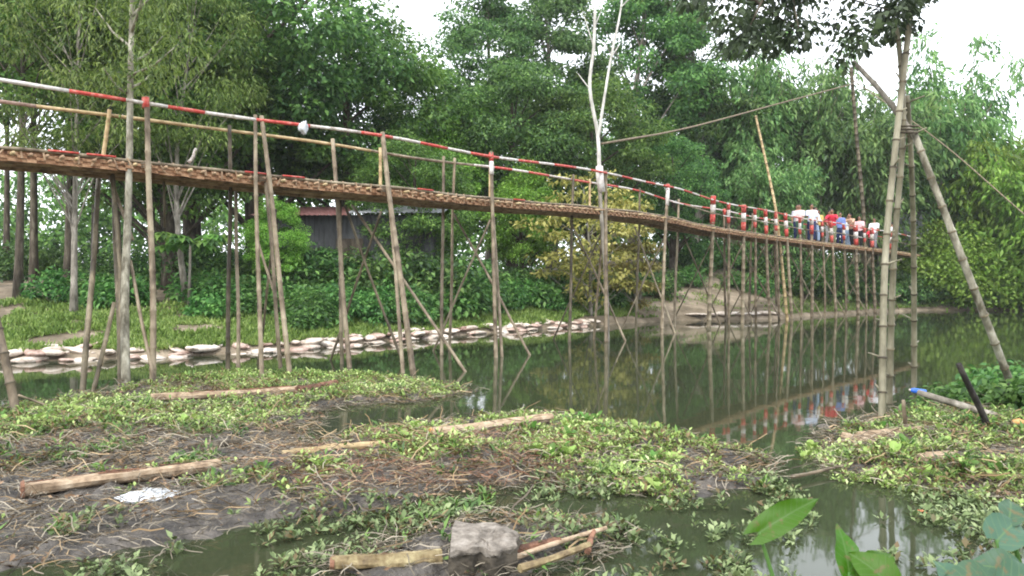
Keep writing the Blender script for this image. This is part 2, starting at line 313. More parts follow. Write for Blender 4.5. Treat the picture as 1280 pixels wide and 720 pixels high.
def mud_z(X, Y):
    wob = (fbm(X*1.7, Y*1.7)-.5)*.9+(fbm(X*6+3, Y*6)-.5)*.3
    d = np.maximum(np.maximum(poly_d(I1, X, Y), poly_d(I2, X, Y)), np.maximum(poly_d(I3, X, Y), poly_d(DRIFT, X, Y)-.1))+wob
    lump = fbm(X*3.1+7, Y*3.1)*.17+fbm(X*9, Y*9)*.07+fbm(X*23, Y*23)*.05-.125
    return np.where(d > 0, np.minimum(d*.35, .05)+lump*np.clip(d*3, 0, 1), np.maximum(d*.5, -.3))-.01
mud = tag(grid('mud_bank', np.arange(-9, 9, .055), np.arange(3.3, 13.5, .055), mud_z, M['mud']), 'grey brown mud banks matted with dead weed', 'mud bank', kind='structure')

# ------------------------------------------------------------------ the bridge
TAB = np.array([(-420,8.6,195),(-200,9.6,168),(0,10.8,187),(180,12.0,204),(330,13.2,221),(500,14.9,237),(620,17.0,250),(750,20.4,261),(830,23.6,271),(890,26.8,284),(1000,33,300),(1110,40,313),(1150,44,319)], float)
TAB[0, 2] = 142
PTS = np.array([at(*r[[0, 2, 1]]) for r in TAB])
PTS[-1, 2] = 3.15
def catmull(P, n=60):
    P = np.vstack([2*P[0]-P[1], P, 2*P[-1]-P[-2]]); o = []
    for i in range(1, len(P)-2):
        for u in np.linspace(0, 1, n, endpoint=False):
            a, b, c, d = P[i-1:i+3]; o.append(.5*(2*b+(c-a)*u+(2*a-5*b+4*c-d)*u*u+(3*b-a-3*c+d)*u**3))
    o.append(P[-2]); return np.array(o)
PATH = catmull(PTS); SEG = np.concatenate([[0], np.cumsum(np.linalg.norm(np.diff(PATH, axis=0), axis=1))]); LEN = SEG[-1]
PXS = 640+PATH[:, 0]/PATH[:, 1]*FPX
def P(s): return np.array([np.interp(s, SEG, PATH[:, k]) for k in range(3)])
def Nrm(s): d = P(min(s+.3, LEN))-P(max(s-.3, 0)); n = np.array([-d[1], d[0], 0]); return n/np.linalg.norm(n)
def S_of(px): return float(np.interp(px, PXS, SEG))
WID = 1.1
bridge = thing('bamboo_footbridge', 'long bamboo footbridge on tall thin poles with red and white handrail', 'footbridge', (*P(S_of(500))[:2], 0))
# deck
mb = MB(); rg = np.random.default_rng(3)
for k in range(15):
    s = rg.uniform(-1.2, 0); off = (k+.5)/15*WID
    while s < LEN-.1:
        L = rg.uniform(1.2, 2.2); a, e = max(s, 0), min(s+L, LEN)
        ss = np.linspace(a, e, 6); th = rg.uniform(.0, .014)
        for sgn in (0,):
            V = []
            for i, q in enumerate(ss):
                c = P(q)+Nrm(q)*off+np.array([0, 0, th+(.012 if i % 2 else -.004)]); w = Nrm(q)*.032
                V += [c-w, c+w, c+w+[0, 0, -.014], c-w+[0, 0, -.014]]
            F = [[0,3,2,1],[20,21,22,23]]
            for i in range(5):
                for j in range(4): F.append([i*4+j, i*4+(j+1) % 4, i*4+4+(j+1) % 4, i*4+4+j])
            mb.add(V, F)
        s += L+.01
deck = mb.build('deck', M['slat'], bridge, smooth=False)
cm = []
for k in range(4):
    b_ = MB(); b_.culm((0, -.14, 0), (0, WID+.12, 0), .026, .022, bend=.01, sides=6, seed=k); cm.append(mesh('cross_pole', np.concatenate(b_.v), b_.f, M['deckpole' if k < 3 else 'bamboo_pale']))
smax = LEN-.3; k = 0; s = .2
while s < smax and k < 298:
    n = Nrm(s); c = P(s)+np.array([0, 0, -.045]); o = link('cross_pole', cm[k % 4], deck, c+n*rg.uniform(-.05, .05))
    o.rotation_euler = (rg.uniform(-.02, .02), 0, math.atan2(n[1], n[0])-math.pi/2+rg.uniform(-.06, .06)); k += 1; s += rg.uniform(.17, .235)
# woven lattice strips under the deck
mb = MB(); s = 0
while s < LEN-1:
    for dirn in (0, 1):
        a = P(s)+Nrm(s)*(.06 if dirn else WID-.06); e = P(min(s+.55, LEN))+Nrm(min(s+.55, LEN))*(WID-.06 if dirn else .06)
        a = a+[0, 0, -.082-.008*dirn]; e = e+[0, 0, -.082-.008*dirn]; d = (e-a)[:2]; w = np.array([-d[1], d[0], 0])/np.linalg.norm(d)*.026
        V = [a-w, a+w, e+w, e-w]; V = V+[q+[0, 0, -.006] for q in V]
        mb.add(V, [[0,1,2,3],[7,6,5,4],[0,4,5,1],[1,5,6,2],[2,6,7,3],[3,7,4,0]])
    s += .2
lat = mb.build('woven_lattice', M['deckpole'], bridge, smooth=False); lat['kind'] = 'stuff'
# bindings that show as pale ticks along both edges of the deck
mb = MB(); s = .1
while s < LEN-.3:
    for off in (-.03, WID+.03):
        c = P(s)+Nrm(s)*off; t0 = P(min(s+.1, LEN))-P(s); t0 = t0/np.linalg.norm(t0); h = rg.uniform(.05, .1); k = t0*rg.normal()*.025
        V = []
        for z, sh_ in ((.05, k), (-.045-h, -k)):
            for dx, dn in ((-.013, -.006), (.013, -.006), (.013, .006), (-.013, .006)): V.append(c+sh_+t0*dx+Nrm(s)*dn+np.array([0, 0, z]))
        mb.add(V, [[0,1,2,3],[7,6,5,4],[0,4,5,1],[1,5,6,2],[2,6,7,3],[3,7,4,0]])
    s += rg.uniform(.2, .3)
bn = mb.build('bindings', M['deckpole'], bridge, smooth=False); bn['kind'] = 'stuff'
for off, mm, ph in ((-.012, 'slat', 0), (WID+.012, 'slat', 1)):
    mb = MB(); mb2 = MB(); s = 0.05; k = 0
    while s < LEN-.3:
        c = P(s)+Nrm(s)*off; t0 = P(min(s+.1, LEN))-P(s); t0 = t0/np.linalg.norm(t0)
        for j, z in enumerate((-.04, -.085, -.13)):
            o_ = Nrm(s)*(.012 if (k+j) % 2 else -.012); zz = z+rg.normal()*.004
            V = [c+o_+t0*dx+np.array([0, 0, zz+dz])+Nrm(s)*dn for dn in (0, .006) for dx, dz in ((-.062, -.02), (.062, -.024), (.062, .02), (-.062, .024))]
            (mb if (k+j) % 2 else mb2).add(V, [[0,1,2,3],[7,6,5,4],[0,4,5,1],[1,5,6,2],[2,6,7,3],[3,7,4,0]])
        s += .118; k += 1
    wb = mb.build('woven_edge_band', M[mm], bridge, smooth=False); wb['kind'] = 'stuff'; wb = mb2.build('woven_edge_band', M['slat_light'], bridge, smooth=False); wb['kind'] = 'stuff'
# stringers
for off, dz, r in ((.3, -.13, .034), (.62, -.13, .034), (WID-.03, -.13, .036), (-.02, .022, .026), (WID, .022, .026)):
    s = 0.
    while s < LEN-.5:
        L = rg.uniform(3.4, 4.6); e = min(s+L, LEN)
        b_ = MB(); q = np.linspace(s, e, 14)
        b_.tube([P(u)+Nrm(u)*(off+.012*math.sin(u*3))+np.array([0, 0, dz+.01*math.sin(u*2.1)]) for u in q], np.where(np.arange(14) % 2, r*1.1, r*.95), 7)
        b_.build('stringer', M['deckpole' if dz < 0 else 'bamboo'], deck); s = e-.12 if e < LEN else e
# rails
def rail(name, off, h, r, mats, lo, hi, parent):
    root = None; s = lo; k = 0; last = None
    while s < hi-.05:
        L, m_ = mats(k, s); e = min(s+L, hi); q = np.linspace(s, e, 6)
        b_ = MB(); b_.tube([P(u)+Nrm(u)*(off+.02*math.sin(u*1.3))+np.array([0, 0, h+.025*math.sin(u*.9+off)]) for u in q], [r*.97, r, r*1.0, r*1.1, r, r*.97], 8)
        if root is None: root = b_.build(name, m_, parent)
        else: b_.build('painted_band' if m_ in (M['red'], M['white']) else 'culm', m_, root)
        s = e; k += 1
    return root
def near_m(k, s):
    if s < S_of(85): return (S_of(85)-s+.01, M['white']) if s > S_of(-60) else (S_of(-60)-s+.01, M['red'])
    return (rg.uniform(.55, 1.0), M['red'] if k % 2 == 0 else M['white'])
rail('handrail', -.07, .96, .03, near_m, 0, LEN-.2, bridge)
def far_m(k, s):
    if s < S_of(60): return (S_of(60)-s+.01, M['sack_pink'])
    if s < S_of(560): return (rg.uniform(2.6, 3.4), M['bamboo_pale' if s < S_of(300) else 'bamboo'])
    return (rg.uniform(.7, 1.1), M['red'] if k % 2 else M['white'])
rail('far_handrail', WID+.06, .93, .03, far_m, 0, LEN-.2, bridge)
rail('lower_rail', -.05, .5, .02, lambda k, s: (rg.uniform(2.5, 3.5), M['bamboo']) if k % 2 else (rg.uniform(.6, .9), M['white']), S_of(840), LEN-.2, bridge)
# posts: pixel of the top, pixel of the foot
def foot(xb, yb, Yd, far=False):
    Y = FPX*CAMZ/(yb-HOR); Y = min(max(Y, Yd-1.5), Yd+.8); p = np.array([(xb-640)*Y/FPX, Y, 0.]); return p
def post(xt, xb, yb, far=False, h=1.04, r=.04, m_='bamboo', top=None, dbl=None, paint=None):
    s = S_of(xt)
    if far:
        s2 = np.linspace(0, LEN, 3000); E = np.array([P(u)+Nrm(u)*(WID+.03) for u in s2[::5]]); s = float(s2[::5][np.argmin(abs(640+E[:, 0]/E[:, 1]*FPX-xt))])
    e = P(s)+Nrm(s)*(WID+.03 if far else -.045); A = e+np.array([0, 0, h]) if top is None else e+np.array([0, 0, top])
    B = foot(xb, yb, e[1]); d = (B-A)/np.linalg.norm(B-A); B = B+d*.55
    b_ = MB(); b_.culm(B, A, r*1.12, r*.9, bend=.008, sides=8); o = b_.build('post', M[m_], bridge)
    if paint:
        u0 = 0.02
        for c_, L in paint:
            a = A-(A-B)/np.linalg.norm(A-B)*u0; z = A-(A-B)/np.linalg.norm(A-B)*(u0+L); b2 = MB(); b2.tube([a, (a+z)/2, z], [r*1.22, r*1.26, r*1.22], 9); b2.build('painted_band', M[c_], o); u0 += L+.002
    return A, B, s
RW = [('red', .3), ('white', .34), ('red', .33)]
near = [(182,190,484,dict(r=.047, paint=[('red', .16)])), (318,328,476,dict(r=.037)), (327,362,473,dict(r=.042)), (476,517,468,dict(r=.05)), (612,620,447,dict(r=.042, paint=[('red', .2), ('white', .3)])),
        (755,758,428,dict(r=.05)), (833,828,418,dict(r=.05, paint=[('red', .12), ('white', .55)])), (890,886,406,dict(r=.075, h=1.12, paint=RW)), (928,928,402,dict(r=.072, paint=RW)), (955,963,397,dict(r=.06, paint=RW)),
        (980,990,394,dict(r=.065, paint=RW)), (1013,1015,393,dict(r=.07, paint=[('white', .3), ('red', .4)])), (1037,1045,392,dict(r=.065, paint=RW)), (1068,1073,391,dict(r=.085, paint=RW)), (1088,1094,390,dict(r=.075, paint=RW)), (1112,1116,389,dict(r=.08, paint=RW))]
near += [(x_, x_+dx_, yb_, dict(r=.05, h=.98, paint=[('red', .24), ('white', .26), ('red', .22)])) for x_, dx_, yb_ in ((909,2,404), (942,3,399), (968,6,396), (998,4,394), (1026,5,393), (1053,5,392), (1079,4,391))]
bents = []
for (xt, xb, yb, kw) in near: bents.append(post(xt, xb, yb, **kw))
for (xt, xb, yb, tp) in ((332,351,471,-.1), (484,503,466,-.05), (614,627,446,-.2), (752,742,424,-.15)): post(xt, xb, yb, top=tp, r=.034, m_='bamboo')
farp = [(140,150,485,dict(r=.036, m_='bamboo_dark', top=-.1)), (287,284,463,dict(r=.04, m_='bamboo_dark')), (297,297,465,dict(r=.034, top=-.1)), (418,437,459,dict(r=.045)), (426,428,455,dict(r=.036, top=-.1, m_='bamboo_dark')), (556,552,444,dict(r=.036)), (566,562,432,dict(r=.034)),
        (716,712,428,dict(r=.04, m_='bamboo_dark')), (800,795,414,dict(r=.04, m_='bamboo_dark')), (848,843,408,dict(r=.045)), (905,908,400,dict(r=.05, paint=[('red', .25)])), (940,936,396,dict(r=.05)), (968,972,393,dict(r=.05)), (1000,1004,391,dict(r=.05)), (1028,1032,389,dict(r=.05)), (1056,1060,388,dict(r=.05)), (1080,1084,387,dict(r=.05))]
fb = []
for (xt, xb, yb, kw) in farp: fb.append(post(xt, xb, yb, far=True, **kw))
# stub uprights of the far handrail that stop at the deck
for (xt, lean) in ((135,-.14), (505,.0), (650,0), (775,.0), (868,0)):
    s = S_of(xt)+.25; e = P(s)+Nrm(s)*(WID+.03); b_ = MB(); b_.culm(e+[lean, lean*.3, -.15], e+[0, 0, 1.0], .036, .034, bend=.004); b_.build('upright', M['bamboo_pale'], bridge)
# cross braces at each bent
for i, (A, B, s) in enumerate(bents):
    if i in (0, 1, 2) or i > 15: continue
    f = P(s)+Nrm(s)*(WID+.0); d = P(min(s+.5, LEN))-P(s); d /= np.linalg.norm(d)
    sp = .95 if i < 5 else .8
    nb = np.array([B[0], B[1], 0])-Nrm(s)*.1+d*sp; b_ = MB(); b_.culm(f+[0, 0, -.25], nb+(nb-(f+[0, 0, -.25]))*.1, .027, .03, bend=.006); b_.build('brace', M['bamboo'], bridge)
    fbm_ = np.array([f[0], f[1], 0])+Nrm(s)*.35-d*.3; b_ = MB(); top = P(s)-Nrm(s)*.02+np.array([0, 0, -.45]); b_.culm(top, fbm_+(fbm_-top)*.08, .024, .026, bend=.006); b_.build('brace', M['bamboo_dark' if i % 2 else 'bamboo'], bridge)
for (a, b2, m_, r) in ((at(124,224,12.7), gnd(102,489), 'bamboo_dark', .045), (at(141,215,12.3), gnd(153,486), 'bamboo_dark', .04), (at(143,378,11.3), gnd(116,490), 'bamboo_dark', .035), (at(163,326,11.9), gnd(194,485), 'bamboo', .03),
                    (at(138,222,12.4), at(166,300,12.0), 'bamboo', .03), (at(205,215,12.9), at(206,285,13), 'bamboo_dark', .025), (at(432,258,14.9), gnd(505,455), 'bamboo_dark', .028), (at(322,300,13.3), at(345,372,13), 'bamboo', .025), (at(345,262,13.6), gnd(322,455), 'bamboo_dark', .026)):
    a = np.asarray(a); e = np.asarray(b2); e = e+(e-a)/np.linalg.norm(e-a)*.4 if e[2] < .1 else e
    b_ = MB(); b_.culm(a, e, r*.9, r, bend=.01); b_.build('brace', M[m_], bridge)
# lashings where posts meet the deck
for i, (A, B, s) in enumerate(bents[:9]):
    c = P(s)-Nrm(s)*.045; b_ = MB()
    for k in range(3): b_.tube([c+np.array([math.cos(a)*.065, math.sin(a)*.065, -.03*k-.02]) for a in np.linspace(0, 6.28, 9)], .009, 5, caps=False)
    b_.build('lashing', M['rope'], bridge)
for px in (60, 108, 305, 352, 520, 640):
    s = S_of(px); q = np.linspace(s, s+.4, 4); b_ = MB(); b_.tube([P(u)+Nrm(u)*(-.06)+np.array([0, 0, .045]) for u in q], .016, 6); b_.build('painted_strip', M['red'], bridge)

# ------------------------------------------------------------------ vegetation builders
def rdir(rg, n):
    d = rg.normal(size=(n, 3)); return d/np.linalg.norm(d, axis=1)[:, None]
def clump_leaves(rg, C, rc, per, size, flat_=.65, droop=.35, tm=None, up=.9):
    n = len(C)*per; c = np.repeat(C, per, 0); r = np.repeat(rc, per)
    d = rdir(rg, n); rad = r*rg.random(n)**.38; off = d*rad[:, None]; off[:, 2] *= flat_
    A = d*np.array([1, 1, .5])+rg.normal(size=(n, 3))*.55; A[:, 2] -= droop
    N = d*.5+np.array([0, 0, up])+rg.normal(size=(n, 3))*.45
    return leaves(c+off, A, N, size*rg.uniform(.6, 1.3, n), tm or diamond())
def make_tree(seed, H, Rad, base, tr, nclump, per, lsize, lm, bm, flat_=.6, shape='round', lean=.3, limbs=16, droop=.35, tm=None, rcs=.3):
    rg = np.random.default_rng(seed); cz = (H+base)/2; hz = (H-base)/2
    d = rdir(rg, nclump); rr = rg.uniform(.45, 1, nclump)**.6
    C = d*rr[:, None]*np.array([Rad, Rad, hz]); C[:, 2] += cz
    if shape == 'tall': C[:, :2] *= np.interp(C[:, 2], [base, cz, H], [.75, 1, .45])[:, None]
    if shape == 'layer': C[:, 2] = base+np.round((C[:, 2]-base)/(H-base)*4)/4*(H-base)+rg.normal(size=nclump)*.05
    tip = np.array([rg.normal()*lean, rg.normal()*lean, H*.88]); C[:, :2] += tip[:2]*(C[:, 2:3]/H)
    b_ = MB(); tt = np.linspace(0, 1, 9); wob = rg.normal(size=(2,))*.25
    tp = np.stack([tip[0]*tt+wob[0]*np.sin(tt*4), tip[1]*tt+wob[1]*np.sin(tt*3.3), tip[2]*tt-.25*(1-tt)], 1)
    b_.tube(tp, tr*(1.25*(1-tt)**.8+.12)*np.where(tt == 0, 1.35, 1), 9)
    for i in np.argsort(-rr)[:limbs]:
        c = C[i]; z0 = np.clip(c[2]-rg.uniform(.25, .45)*H*.6, base*.55, H*.8); u = z0/tip[2]
        a = np.array([np.interp(u, tt, tp[:, k]) for k in range(3)]); m_ = (a+c)/2+[0, 0, .18*np.linalg.norm(c-a)*rg.uniform(-.3, .8)]
        q = np.linspace(0, 1, 6)[:, None]; pts = a*(1-q)**2+2*m_*q*(1-q)+c*q*q
        b_.tube(pts, tr*np.linspace(.42, .07, 6)*(1.1-.6*u), 6, caps=False)
    tm_ = mesh('trunk', np.concatenate(b_.v), b_.f, bm)
    v, f = clump_leaves(rg, C, Rad*rcs*rg.uniform(.7, 1.3, nclump), per, lsize, flat_, droop, tm)
    return tm_, tri_fix('crown', v, f, lm)
def plumes(rg, roots, tips, droop, per, lsize, spread_):
    n = len(roots); q = rg.random((n, per)); c = roots[:, None]*(1-q[..., None])+tips[:, None]*q[..., None]
    c[..., 2] += np.sin(q*np.pi)*droop*.6-droop*q*q*.6
    c += rg.normal(size=c.shape)*spread_; ax = (tips-roots)[:, None]*np.ones((1, per, 1)); ax = ax/(np.linalg.norm(ax, axis=2)[..., None]+1e-9)
    A = ax*.6+rg.normal(size=c.shape)*.4; A[..., 2] -= .55; N = np.array([0, 0, 1.])+rg.normal(size=c.shape)*.5
    return leaves(c.reshape(-1, 3), A.reshape(-1, 3), N.reshape(-1, 3), lsize*rg.uniform(.6, 1.35, n*per), diamond(.2, .15))
def make_bamboo(seed, H, nc, lm, bm):
    rg = np.random.default_rng(seed); b_ = MB(); r_, t_ = [], []
    for k in range(nc):
        a = rg.uniform(0, 6.28); h = H*rg.uniform(.6, 1); out_ = rg.uniform(.8, 3.4); r0 = rg.uniform(0, .8)
        q = np.linspace(0, 1, 10); pts = np.stack([np.cos(a)*(r0+out_*q**2.4), np.sin(a)*(r0+out_*q**2.4), h*(q-.12*q**4)-.3*(1-q)], 1)
        b_.tube(pts, .055*(1-q*.8), 6, caps=False)
        for j in range(20):
            u = rg.uniform(.28, 1)**.8; c = np.array([np.interp(u, q, pts[:, i]) for i in range(3)]); an = rg.uniform(0, 6.28); L = rg.uniform(.8, 1.9)*(1.15-.3*u)
            r_.append(c); t_.append(c+[math.cos(an)*L, math.sin(an)*L, rg.uniform(-.9, .35)*L])
    v, f = plumes(rg, np.array(r_), np.array(t_), .5, 30, .34, .14)
    return mesh('culms', np.concatenate(b_.v), b_.f, bm), mesh('crown', v, f, lm, False)
def make_shrub(seed, H, Rad, lm, n=26, per=60, ls=.16, tm=None):
    rg = np.random.default_rng(seed); d = rdir(rg, n); d[:, 2] = abs(d[:, 2]); C = d*rg.uniform(.4, 1, n)[:, None]*[Rad, Rad, H*.85]; C[:, 2] += .12
    b_ = MB()
    for c in C[:12]:
        q = np.linspace(0, 1, 5)[:, None]; b_.tube(np.array([0, 0, -.15])*(1-q)**2+2*np.array([c[0]*.25, c[1]*.25, c[2]*.7])*q*(1-q)+c*q*q, np.linspace(.03, .008, 5), 5, caps=False)
    v, f = clump_leaves(rg, C, Rad*.36*rg.uniform(.7, 1.3, n), per, ls, .7, .3, tm)
    return mesh('stems', np.concatenate(b_.v), b_.f, M['bark']), tri_fix('foliage', v, f, lm)
RG = np.random.default_rng(11)
def plant(proto, name, pn, label, cat, loc, sc=1., group=None, rz=None, sz=None):
    e = thing(name, label, cat, loc, group); e.rotation_euler = (0, 0, RG.uniform(0, 6.28) if rz is None else rz)
    e.scale = (sc, sc, sz or sc)
    for n_, me in zip(pn, proto):
        o = bpy.data.objects.new(n_, me); COL.objects.link(o); o.parent = e
    return e
def land(px, Y): X = (px-640)*Y/FPX; return np.array([X, Y, float(bank_z(np.array(X), np.array(Y)))-.05])
TC = ('trunk', 'crown')
PR = {}
PR['broad'] = make_tree(1, 12, 4.4, 3.2, .26, 105, 330, .2, M['leaf_dark'], M['bark'], rcs=.24, flat_=.5)
PR['broad2'] = make_tree(2, 11, 3.8, 2.2, .22, 95, 330, .19, M['leaf_mid'], M['bark'], rcs=.25, flat_=.5)
PR['tall'] = make_tree(3, 15, 3.3, 4.5, .2, 95, 260, .21, M['leaf_blue'], M['bark_grey'], shape='tall', flat_=.45, droop=.1, rcs=.26)
PR['tall2'] = make_tree(4, 14, 3.6, 3.0, .2, 100, 280, .21, M['leaf_dark'], M['bark_grey'], shape='tall', rcs=.25, flat_=.5)
PR['light'] = make_tree(5, 11, 3.4, 2.0, .18, 95, 300, .19, M['leaf_light'], M['bark'], shape='tall', rcs=.25)
PR['wispy'] = make_tree(6, 12, 2.4, 4.6, .085, 70, 190, .19, M['leaf_wispy'], M['bark_grey'], limbs=26, droop=.8, tm=diamond(.2, .12), rcs=.36)
PR['grove'] = make_tree(7, 13, 2.3, 6.0, .095, 60, 190, .2, M['leaf_mid'], M['bark'], limbs=18, rcs=.34)
PR['bamboo'] = make_bamboo(8, 13, 26, M['leaf_bamboo'], M['bamboo_green'])
PR['bamboo2'] = make_bamboo(9, 11, 22, M['leaf_bamboo'], M['bamboo_green'])
PR['bamboo3'] = make_bamboo(12, 9, 20, M['leaf_light'], M['bamboo_green'])
PR['shrub'] = make_shrub(20, 1.3, 1.0, M['leaf_shrub'])
PR['shrub2'] = make_shrub(21, 1.0, 1.0, M['leaf_shrub'], 24, 50, .22, ribbon_leaf())
PR['shrub_dark'] = make_shrub(22, 2.2, 1.5, M['leaf_dark'], 40, 80, .18)
PR['shrub_light'] = make_shrub(23, 3.0, 2.0, M['leaf_light'], 80, 190, .16)

# ------------------------------------------------------------------ trees and shrubs on the far bank
for (k, px, Y, sc, lb) in [
    ('broad', 322, 27.5, 1.15, 'big dark evergreen tree overhanging the red roofed shed'),
    ('broad', 240, 31, 1.15, 'broad dark tree filling the gap behind the papaya plant'),
    ('broad2', 425, 29.5, .98, 'leafy mid green tree leaning past the end of the shed'),
    ('broad2', 215, 25, .95, 'low branching green tree behind the pale trunk through the deck'),
    ('tall', 612, 38, 1.0, 'tall blue green tree with open upright top against the sky'),
    ('tall', 690, 40, 1.06, 'tallest blue green tree behind the yellowing bush'),
    ('tall2', 795, 42, 1.16, 'tall dark tree beyond the forked white trunk'),
    ('broad2', 560, 33, .82, 'rounded green tree right of the shed with dense low crown'),
    ('broad', 640, 33, .8, 'dark rounded tree behind the middle of the bridge'),
    ('broad2', 735, 34, .86, 'rounded green tree just behind the forked white trunk'),
    ('tall2', 862, 44, 1.08, 'dark tree standing between forest and first bamboo clump'),
    ('light', 655, 30.5, .5, 'small bright green tree right behind the yellowing bush'),
    ('light', 545, 30.5, .62, 'small bright green tree beside the shed wall'),
    ('light', 345, 23.2, .3, 'young bright green tree just in front of the red roof'),
    ('broad2', 522, 26.5, .52, 'small leafy tree at the pale end of the shed roof'),
    ('broad', 840, 37.5, .6, 'dark low tree above the bare soil slope'),
]: plant(PR[k], 'broadleaf_tree', TC, lb, 'tree', land(px, Y), sc)
for (px, Y, sc, lb) in [(22,21.5,.95,'slim dark trunked tree nearest the end of the sacks'), (42,25,1.05,'slim tall tree with two close neighbours in the grove'), (84,23.5,1.08,'straight thick dark trunk tree in the left grove'), (118,29,1.1,'thin tree at the back of the left grove'), (-30,24,1.1,'thin leafy tree at the edge of the left grove'), (150,33,1.0,'far thin tree behind the left grove'), (8,32,1.05,'far slim tree against the bright gap in the grove'), (190,28,.95,'slim tree between grove and papaya plant')]:
    plant(PR['grove'], 'slender_tree', TC, lb, 'tree', land(px, Y), sc)
for (px, Y, sc, lb) in [(92,20,.8,'wispy olive tree with thin grey stem on the grassy bank'), (235,22,.85,'wispy drooping olive tree near the papaya plant'), (200,33,.95,'distant wispy pale tree over the grove')]:
    plant(PR['wispy'], 'wispy_tree', TC, lb, 'tree', land(px, Y), sc)
BC = ('culms', 'crown')
for (k, px, Y, sc, lb) in [('bamboo', 925, 45, 1.15, 'bamboo clump behind the painted posts, dense and drooping'), ('bamboo', 1010, 47, 1.22, 'bamboo clump directly behind the group of people'), ('bamboo2', 1080, 46, 1.3, 'bamboo clump behind the tall dark pole'), ('bamboo', 1178, 48, 1.32, 'tallest feathery bamboo clump right of the lashed poles'), ('bamboo2', 960, 41, .8, 'lower bamboo clump hanging over the soil slope'),
    ('bamboo3', 1245, 46, 1.32, 'yellow green bamboo clump above the round bushes'), ('bamboo3', 1300, 43, 1.28, 'yellow green bamboo clump at the far bend of the river'), ('bamboo2', 1125, 52, 1.1, 'bamboo clump behind the grey hut'), ('bamboo2', 880, 50, 1.1, 'bamboo clump at the back beside the dark tree'), ('bamboo3', 1345, 40, .9, 'short yellow green bamboo clump on the far right bank')]:
    plant(PR[k], 'bamboo_clump', BC, lb, 'bamboo', land(px, Y), sc)
SF = ('stems', 'foliage')
for (px, Y, sc, lb) in [(1182,44.5,1.45,'bright round bush at the water behind the slanting pole'), (1235,45.2,1.75,'larger bright bush beside the slanting pole'), (1288,45.2,1.7,'bright bush at the far right waterline'), (1160,47,1.6,'tall bright bush next to the grey hut')]:
    plant(PR['shrub_light'], 'round_bush', SF, lb, 'bush', land(px, Y), sc)
for px, Y in [(1150,44.0),(1172,44.0),(1200,44.2),(1225,44.2),(1255,44.5),(1280,44.6),(1310,44.7),(1128,43.4),(1095,42.6),(1060,41.8),(1020,40.6),(985,39.2),(1000,45),(1030,45.5),(1062,45.5),(1090,46),(960,43),(1110,43.5),(1075,41.5),(1040,40.5),(1005,38.5),(975,40),(945,41),(915,40.8),(885,40),(860,39)]:
    plant(PR['shrub_dark'], 'dark_shrub', SF, 'dark green shrub low on the bank behind the bridge poles', 'shrub', land(px, Y), RG.uniform(.75, 1.15), 'dark shrubs along the far bank')
for px, Y in [(345,25.5),(385,26),(430,26.5),(475,27),(520,28),(560,29),(605,29.5),(645,30),(690,31),(300,25.5),(250,26),(205,25.5),(170,26),(130,26),(60,27),(15,27),(740,32),(780,33),(820,34)]:
    plant(PR['shrub_dark'], 'dark_shrub', SF, 'dark green shrub in the shade under the trees', 'shrub', land(px, Y), RG.uniform(.6, .95), 'dark shrubs under the trees')
for px, Y, k in [(345,24.4,.95),(372,24.2,.8),(402,24.3,1.0),(436,24.2,.8),(470,24.5,1.05),(505,24.6,.95),(535,24.8,1.1),(565,25.5,1.1)]:
    plant(PR['shrub_dark'], 'dark_shrub', SF, 'dense dark shrub growing against the tin shed wall', 'shrub', land(px, Y), k, 'dark shrubs against the shed')
for x_, dy in ((8.4,4.6),(10.8,4.4),(6.0,3.4),(12.0,3.0)):
    y_ = float(yline(x_))+dy; plant(PR['shrub' if dy > 2.4 else 'shrub2'], 'leafy_shrub', SF, 'small green shrub on the bare soil slope', 'shrub', np.array([x_, y_, float(bank_z(np.array(x_), np.array(y_)))-.05]), RG.uniform(.55, .95), 'shrubs on the soil slope')
for k in range(74):
    X = RG.uniform(-8.2, 4.2) if k < 64 else RG.uniform(-14, -8); Y = float(yline(X))+RG.uniform(1.7, 6.0)
    if X < -6.3: Y += 3.0
    px = 640+X/Y*FPX; zn = 'before the grove of slim trees' if px < 170 else 'around the papaya plant' if px < 320 else 'before the tin shed' if px < 530 else 'between shed and yellowing tree'
    p = np.array([X, Y, float(bank_z(np.array(X), np.array(Y)))-.05])
    plant(PR['shrub2' if k % 2 else 'shrub'], 'leafy_shrub', SF, 'low leafy green shrub on the slope '+zn, 'shrub', p, RG.uniform(.55, 1.0), 'leafy shrubs '+zn)
# yellowing tree at the water
yt = make_tree(31, 5.6, 2.3, .5, .06, 66, 66, .2, M['leaf_yellow'], M['bark_grey'], flat_=.25, limbs=34, rcs=.3)
plant(yt, 'yellowing_tree', TC, 'small tree with layered yellow leaves leaning over the water', 'tree', land(738, 28.9), 1.0)
yt2 = make_tree(33, 3.6, 1.5, .5, .06, 40, 50, .2, M['leaf_yellow'], M['bark_grey'], shape='layer', flat_=.22, limbs=24, rcs=.32)
plant(yt2, 'yellowing_tree', TC, 'lower yellow leaved sapling between the bridge poles', 'tree', land(790, 30.3), .95)
